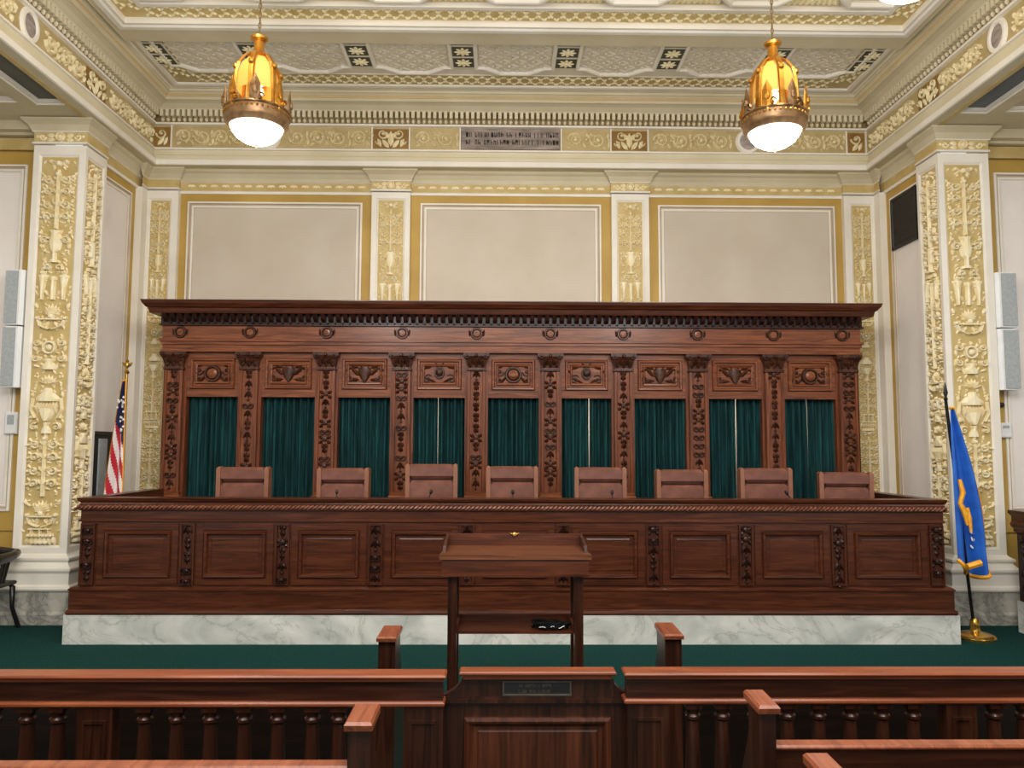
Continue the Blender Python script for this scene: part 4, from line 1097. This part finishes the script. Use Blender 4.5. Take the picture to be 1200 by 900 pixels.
# ------------------------------------------------------------------ pendant lamps
def lz(z): return z*.64 if z < .235 else (.15+(z-.235)*.75 if z < .41 else .281+(z-.41)*.965)
LX = lambda u, v, h: (u*.9, v*.9, lz(h))
def pendant(label):
    t = thing('pendant_lamp', label, 'pendant lamp', (0, 0, 0), 'gilded pendant lamps')
    b = MB(LX); b.lathe([(.006, .0), (.05, .012), (.12, .045), (.18, .10), (.22, .17), (.232, .215), (.21, .22)], (0, 0, .03), 28); b.build('glass_bowl', 'bowl', t, True)
    b = MB(LX); b.lathe([(.003, -.03), (.016, -.015), (.01, .0), (.03, .022), (.03, .035)], (0, 0, .02), 12); b.build('tip', 'bronze', t, True)
    b = MB(LX); b.lathe([(.225, .235), (.245, .225), (.27, .25), (.285, .28), (.28, .30), (.29, .33), (.29, .385), (.30, .395), (.295, .41), (.25, .41), (.225, .3)], (0, 0, .02), 32)
    rg = b.build('gallery_ring', 'bronze', t, True)
    b = MB(LX)
    for k in range(40):
        a = 2*PI*k/40; b.lathe([(.004, .0), (.014, .015), (.004, .035)], (.29*cos(a), .29*sin(a), .36), 5)
    b.build('beading', 'gilt', rg)
    for k in range(8):
        a = 2*PI*(k+.3)/8; ca, sa = cos(a), sin(a)
        b = MB(lambda u, v, h, ca=ca, sa=sa: (((.285+h)*ca-u*sa)*.9, ((.285+h)*sa+u*ca)*.9, lz(.36+(v-.36)*1.35)))
        b.leaf(0, .36, PI/2, .22, .11, .02); b.disc(0, .47, .03, .03, 7)
        b.loft([[(-.05, .36, 0), (-.045, .45, 0), (-.015, .53, 0), (0, .57, .01), (.015, .53, 0), (.045, .45, 0), (.05, .36, 0)], [(-.05, .36, -.015), (-.045, .45, -.015), (-.015, .53, -.015), (0, .57, 0), (.015, .53, -.015), (.045, .45, -.015), (.05, .36, -.015)]], caps=True)
        b.scroll(.05, .43, .03, 0, 1.1, 1, .006, .02)
        b.build('crest', 'gilt' if k % 2 else 'bronze', t)
    for k in range(6):
        a = 2*PI*(k+.5)/6; ca, sa = cos(a), sin(a)
        b = MB(LX); prof = [(.225, .38), (.215, .5), (.208, .62), (.2, .74), (.178, .83), (.12, .91), (.06, .945)]
        rings = []
        for r_, z in prof:
            rings.append([(r_*ca-d*sa+e*ca, r_*sa+d*ca+e*sa, z) for d, e in ((-.028, -.01), (-.02, .012), (.02, .012), (.028, -.01))])
        b.loft(rings, caps=True)
        rb_ = b.build('rib', 'gilt', t)
        b = MB(LX); b.lathe([(.005, -.03), (.028, -.01), (.028, .012), (.005, .035)], (.2*ca, .2*sa, .79), 8); b.build('rib_boss', 'gilt', rb_, True)
    b = MB(LX)
    for k in range(6):
        a0, a1 = 2*PI*(k+.62)/6, 2*PI*(k+1.38)/6
        b.loft([[(r_*cos(a), r_*sin(a), z) for a in (a0, a1)] for r_, z in ((.185, .60), (.182, .74), (.155, .83), (.09, .9))], closed=False)
    b.build('amber_glass', 'amber', t)
    b = MB(LX); b.lathe([(.01, .40), (.03, .44), (.015, .5), (.035, .53), (.02, .56), (.055, .6), (.05, .63), (.02, .65), (.08, .70), (.085, .74), (.02, .76)], (0, 0, 0), 14); b.build('inner_lamp', 'bulb', t, True)
    b = MB(LX); b.lathe([(.08, .92), (.09, .935), (.065, .95), (.048, .97), (.045, 1.05), (.075, 1.07), (.08, 1.09), (.03, 1.10), (.012, 1.12)], (0, 0, 0), 18); b.build('crown_cap', 'gilt', t, True)
    b = MB(); top = ZC-4.25
    z = .94; k = 0
    while z < top-.05:
        q = []
        for j in range(9):
            a = 2*PI*j/8; u = .012*cos(a); w = .028*sin(a)
            q.append((u if k % 2 == 0 else 0, 0 if k % 2 == 0 else u, z+.022+w))
        b.tube(q, .004, 4); z += .043; k += 1
    b.tube([(0, 0, .94), (0, 0, top-.03)], .004, 4)
    b.lathe([(.07, top-.001), (.06, top-.03), (.02, top-.05), (.01, top-.06)], (0, 0, 0), 14)
    b.build('chain', 'chain', t)
    return t
LP = [(-2.17, 6.2, 'gilded pendant lamp with lit white bowl, hanging at the left'), (2.14, 6.2, 'gilded pendant lamp with lit white bowl, hanging at the right'),
      (2.157, 4.11, 'nearest pendant lamp at upper right, only the tip of its bowl in view'), (-2.18, 4.10, 'nearest pendant lamp at upper left, just above the view')]
pl = pendant(LP[0][2])
for i, (x, y, l) in enumerate(LP):
    o = pl if i == 0 else copy_tree(pl)
    o.location = (x, y, 4.25 if i < 2 else 4.30 if i == 2 else 4.33); o['label'] = l

# ------------------------------------------------------------------ light, world, camera
def light(name, kind, loc, e, size=.2, col=(1, .96, .9), rot=None, sy=None):
    l = bpy.data.lights.new(name, kind); l.energy = e; l.color = col
    if kind == 'AREA':
        l.size = size
        if sy: l.shape = 'RECTANGLE'; l.size_y = sy
    else: l.shadow_soft_size = size
    o = bpy.data.objects.new(name, l); COL.objects.link(o); o.location = loc
    if rot: o.rotation_euler = rot
    return o
light('hall_fill', 'AREA', (0, .6, 5.4), 400, 5, (1, .97, .92), (math.radians(28), 0, 0), 3)  # added soft overhead fill, not a fixture of the hall
for x in (-2.17, 2.15):
    light('row_lamp', 'POINT', (x, 2.0, 4.2), 80, .22)
    for y in (4.1, 6.2): light('lamp_uplight', 'POINT', (x, y-.6, 5.2), 20, .12, (1, .86, .64)); light('lamp_downlight', 'POINT', (x, y, 4.0), 42 if y > 5 else 30, .2, (1, .97, .93))
for x in (-6.2, 6.2):
    light('aisle_fill', 'AREA', (x, 4.0, 4.9), 60, 1.5, (1, .96, .9) if x < 0 else (.9, .95, 1), (0, 0, 0), 3)  # added area fill above each aisle, cooler on the right
light('passage_lamp', 'AREA', (0, 9.0, 2.1), 30, 7.4, (1, .95, .88), (math.radians(90), 0, 0), .15)
w = bpy.data.worlds.new('World'); bpy.context.scene.world = w; w.use_nodes = True
bg = w.node_tree.nodes['Background']; bg.inputs[0].default_value = (1, .985, .96, 1); bg.inputs[1].default_value = .9

F = 900.; VPX, VPY, ROLL = 588., 522., math.radians(.2)
pitch = math.atan((VPY-450)/F); yaw = math.atan((600-VPX)/math.hypot(F, VPY-450))
cam = bpy.data.cameras.new('Camera'); cam.sensor_width = 36; cam.lens = F/1200*36; cam.clip_end = 60
co = bpy.data.objects.new('Camera', cam); COL.objects.link(co)
co.matrix_world = Matrix.Translation((-.13, 0, 1.8)) @ Matrix.Rotation(-yaw, 4, 'Z') @ Matrix.Rotation(PI/2+pitch, 4, 'X') @ Matrix.Rotation(ROLL, 4, 'Z')
sc_ = bpy.context.scene; sc_.camera = co
sc_.view_settings.view_transform = 'Standard'; sc_.view_settings.look = 'None'; sc_.view_settings.exposure = 0.
for o in bpy.data.objects:
    if '_w' in o: del o['_w']
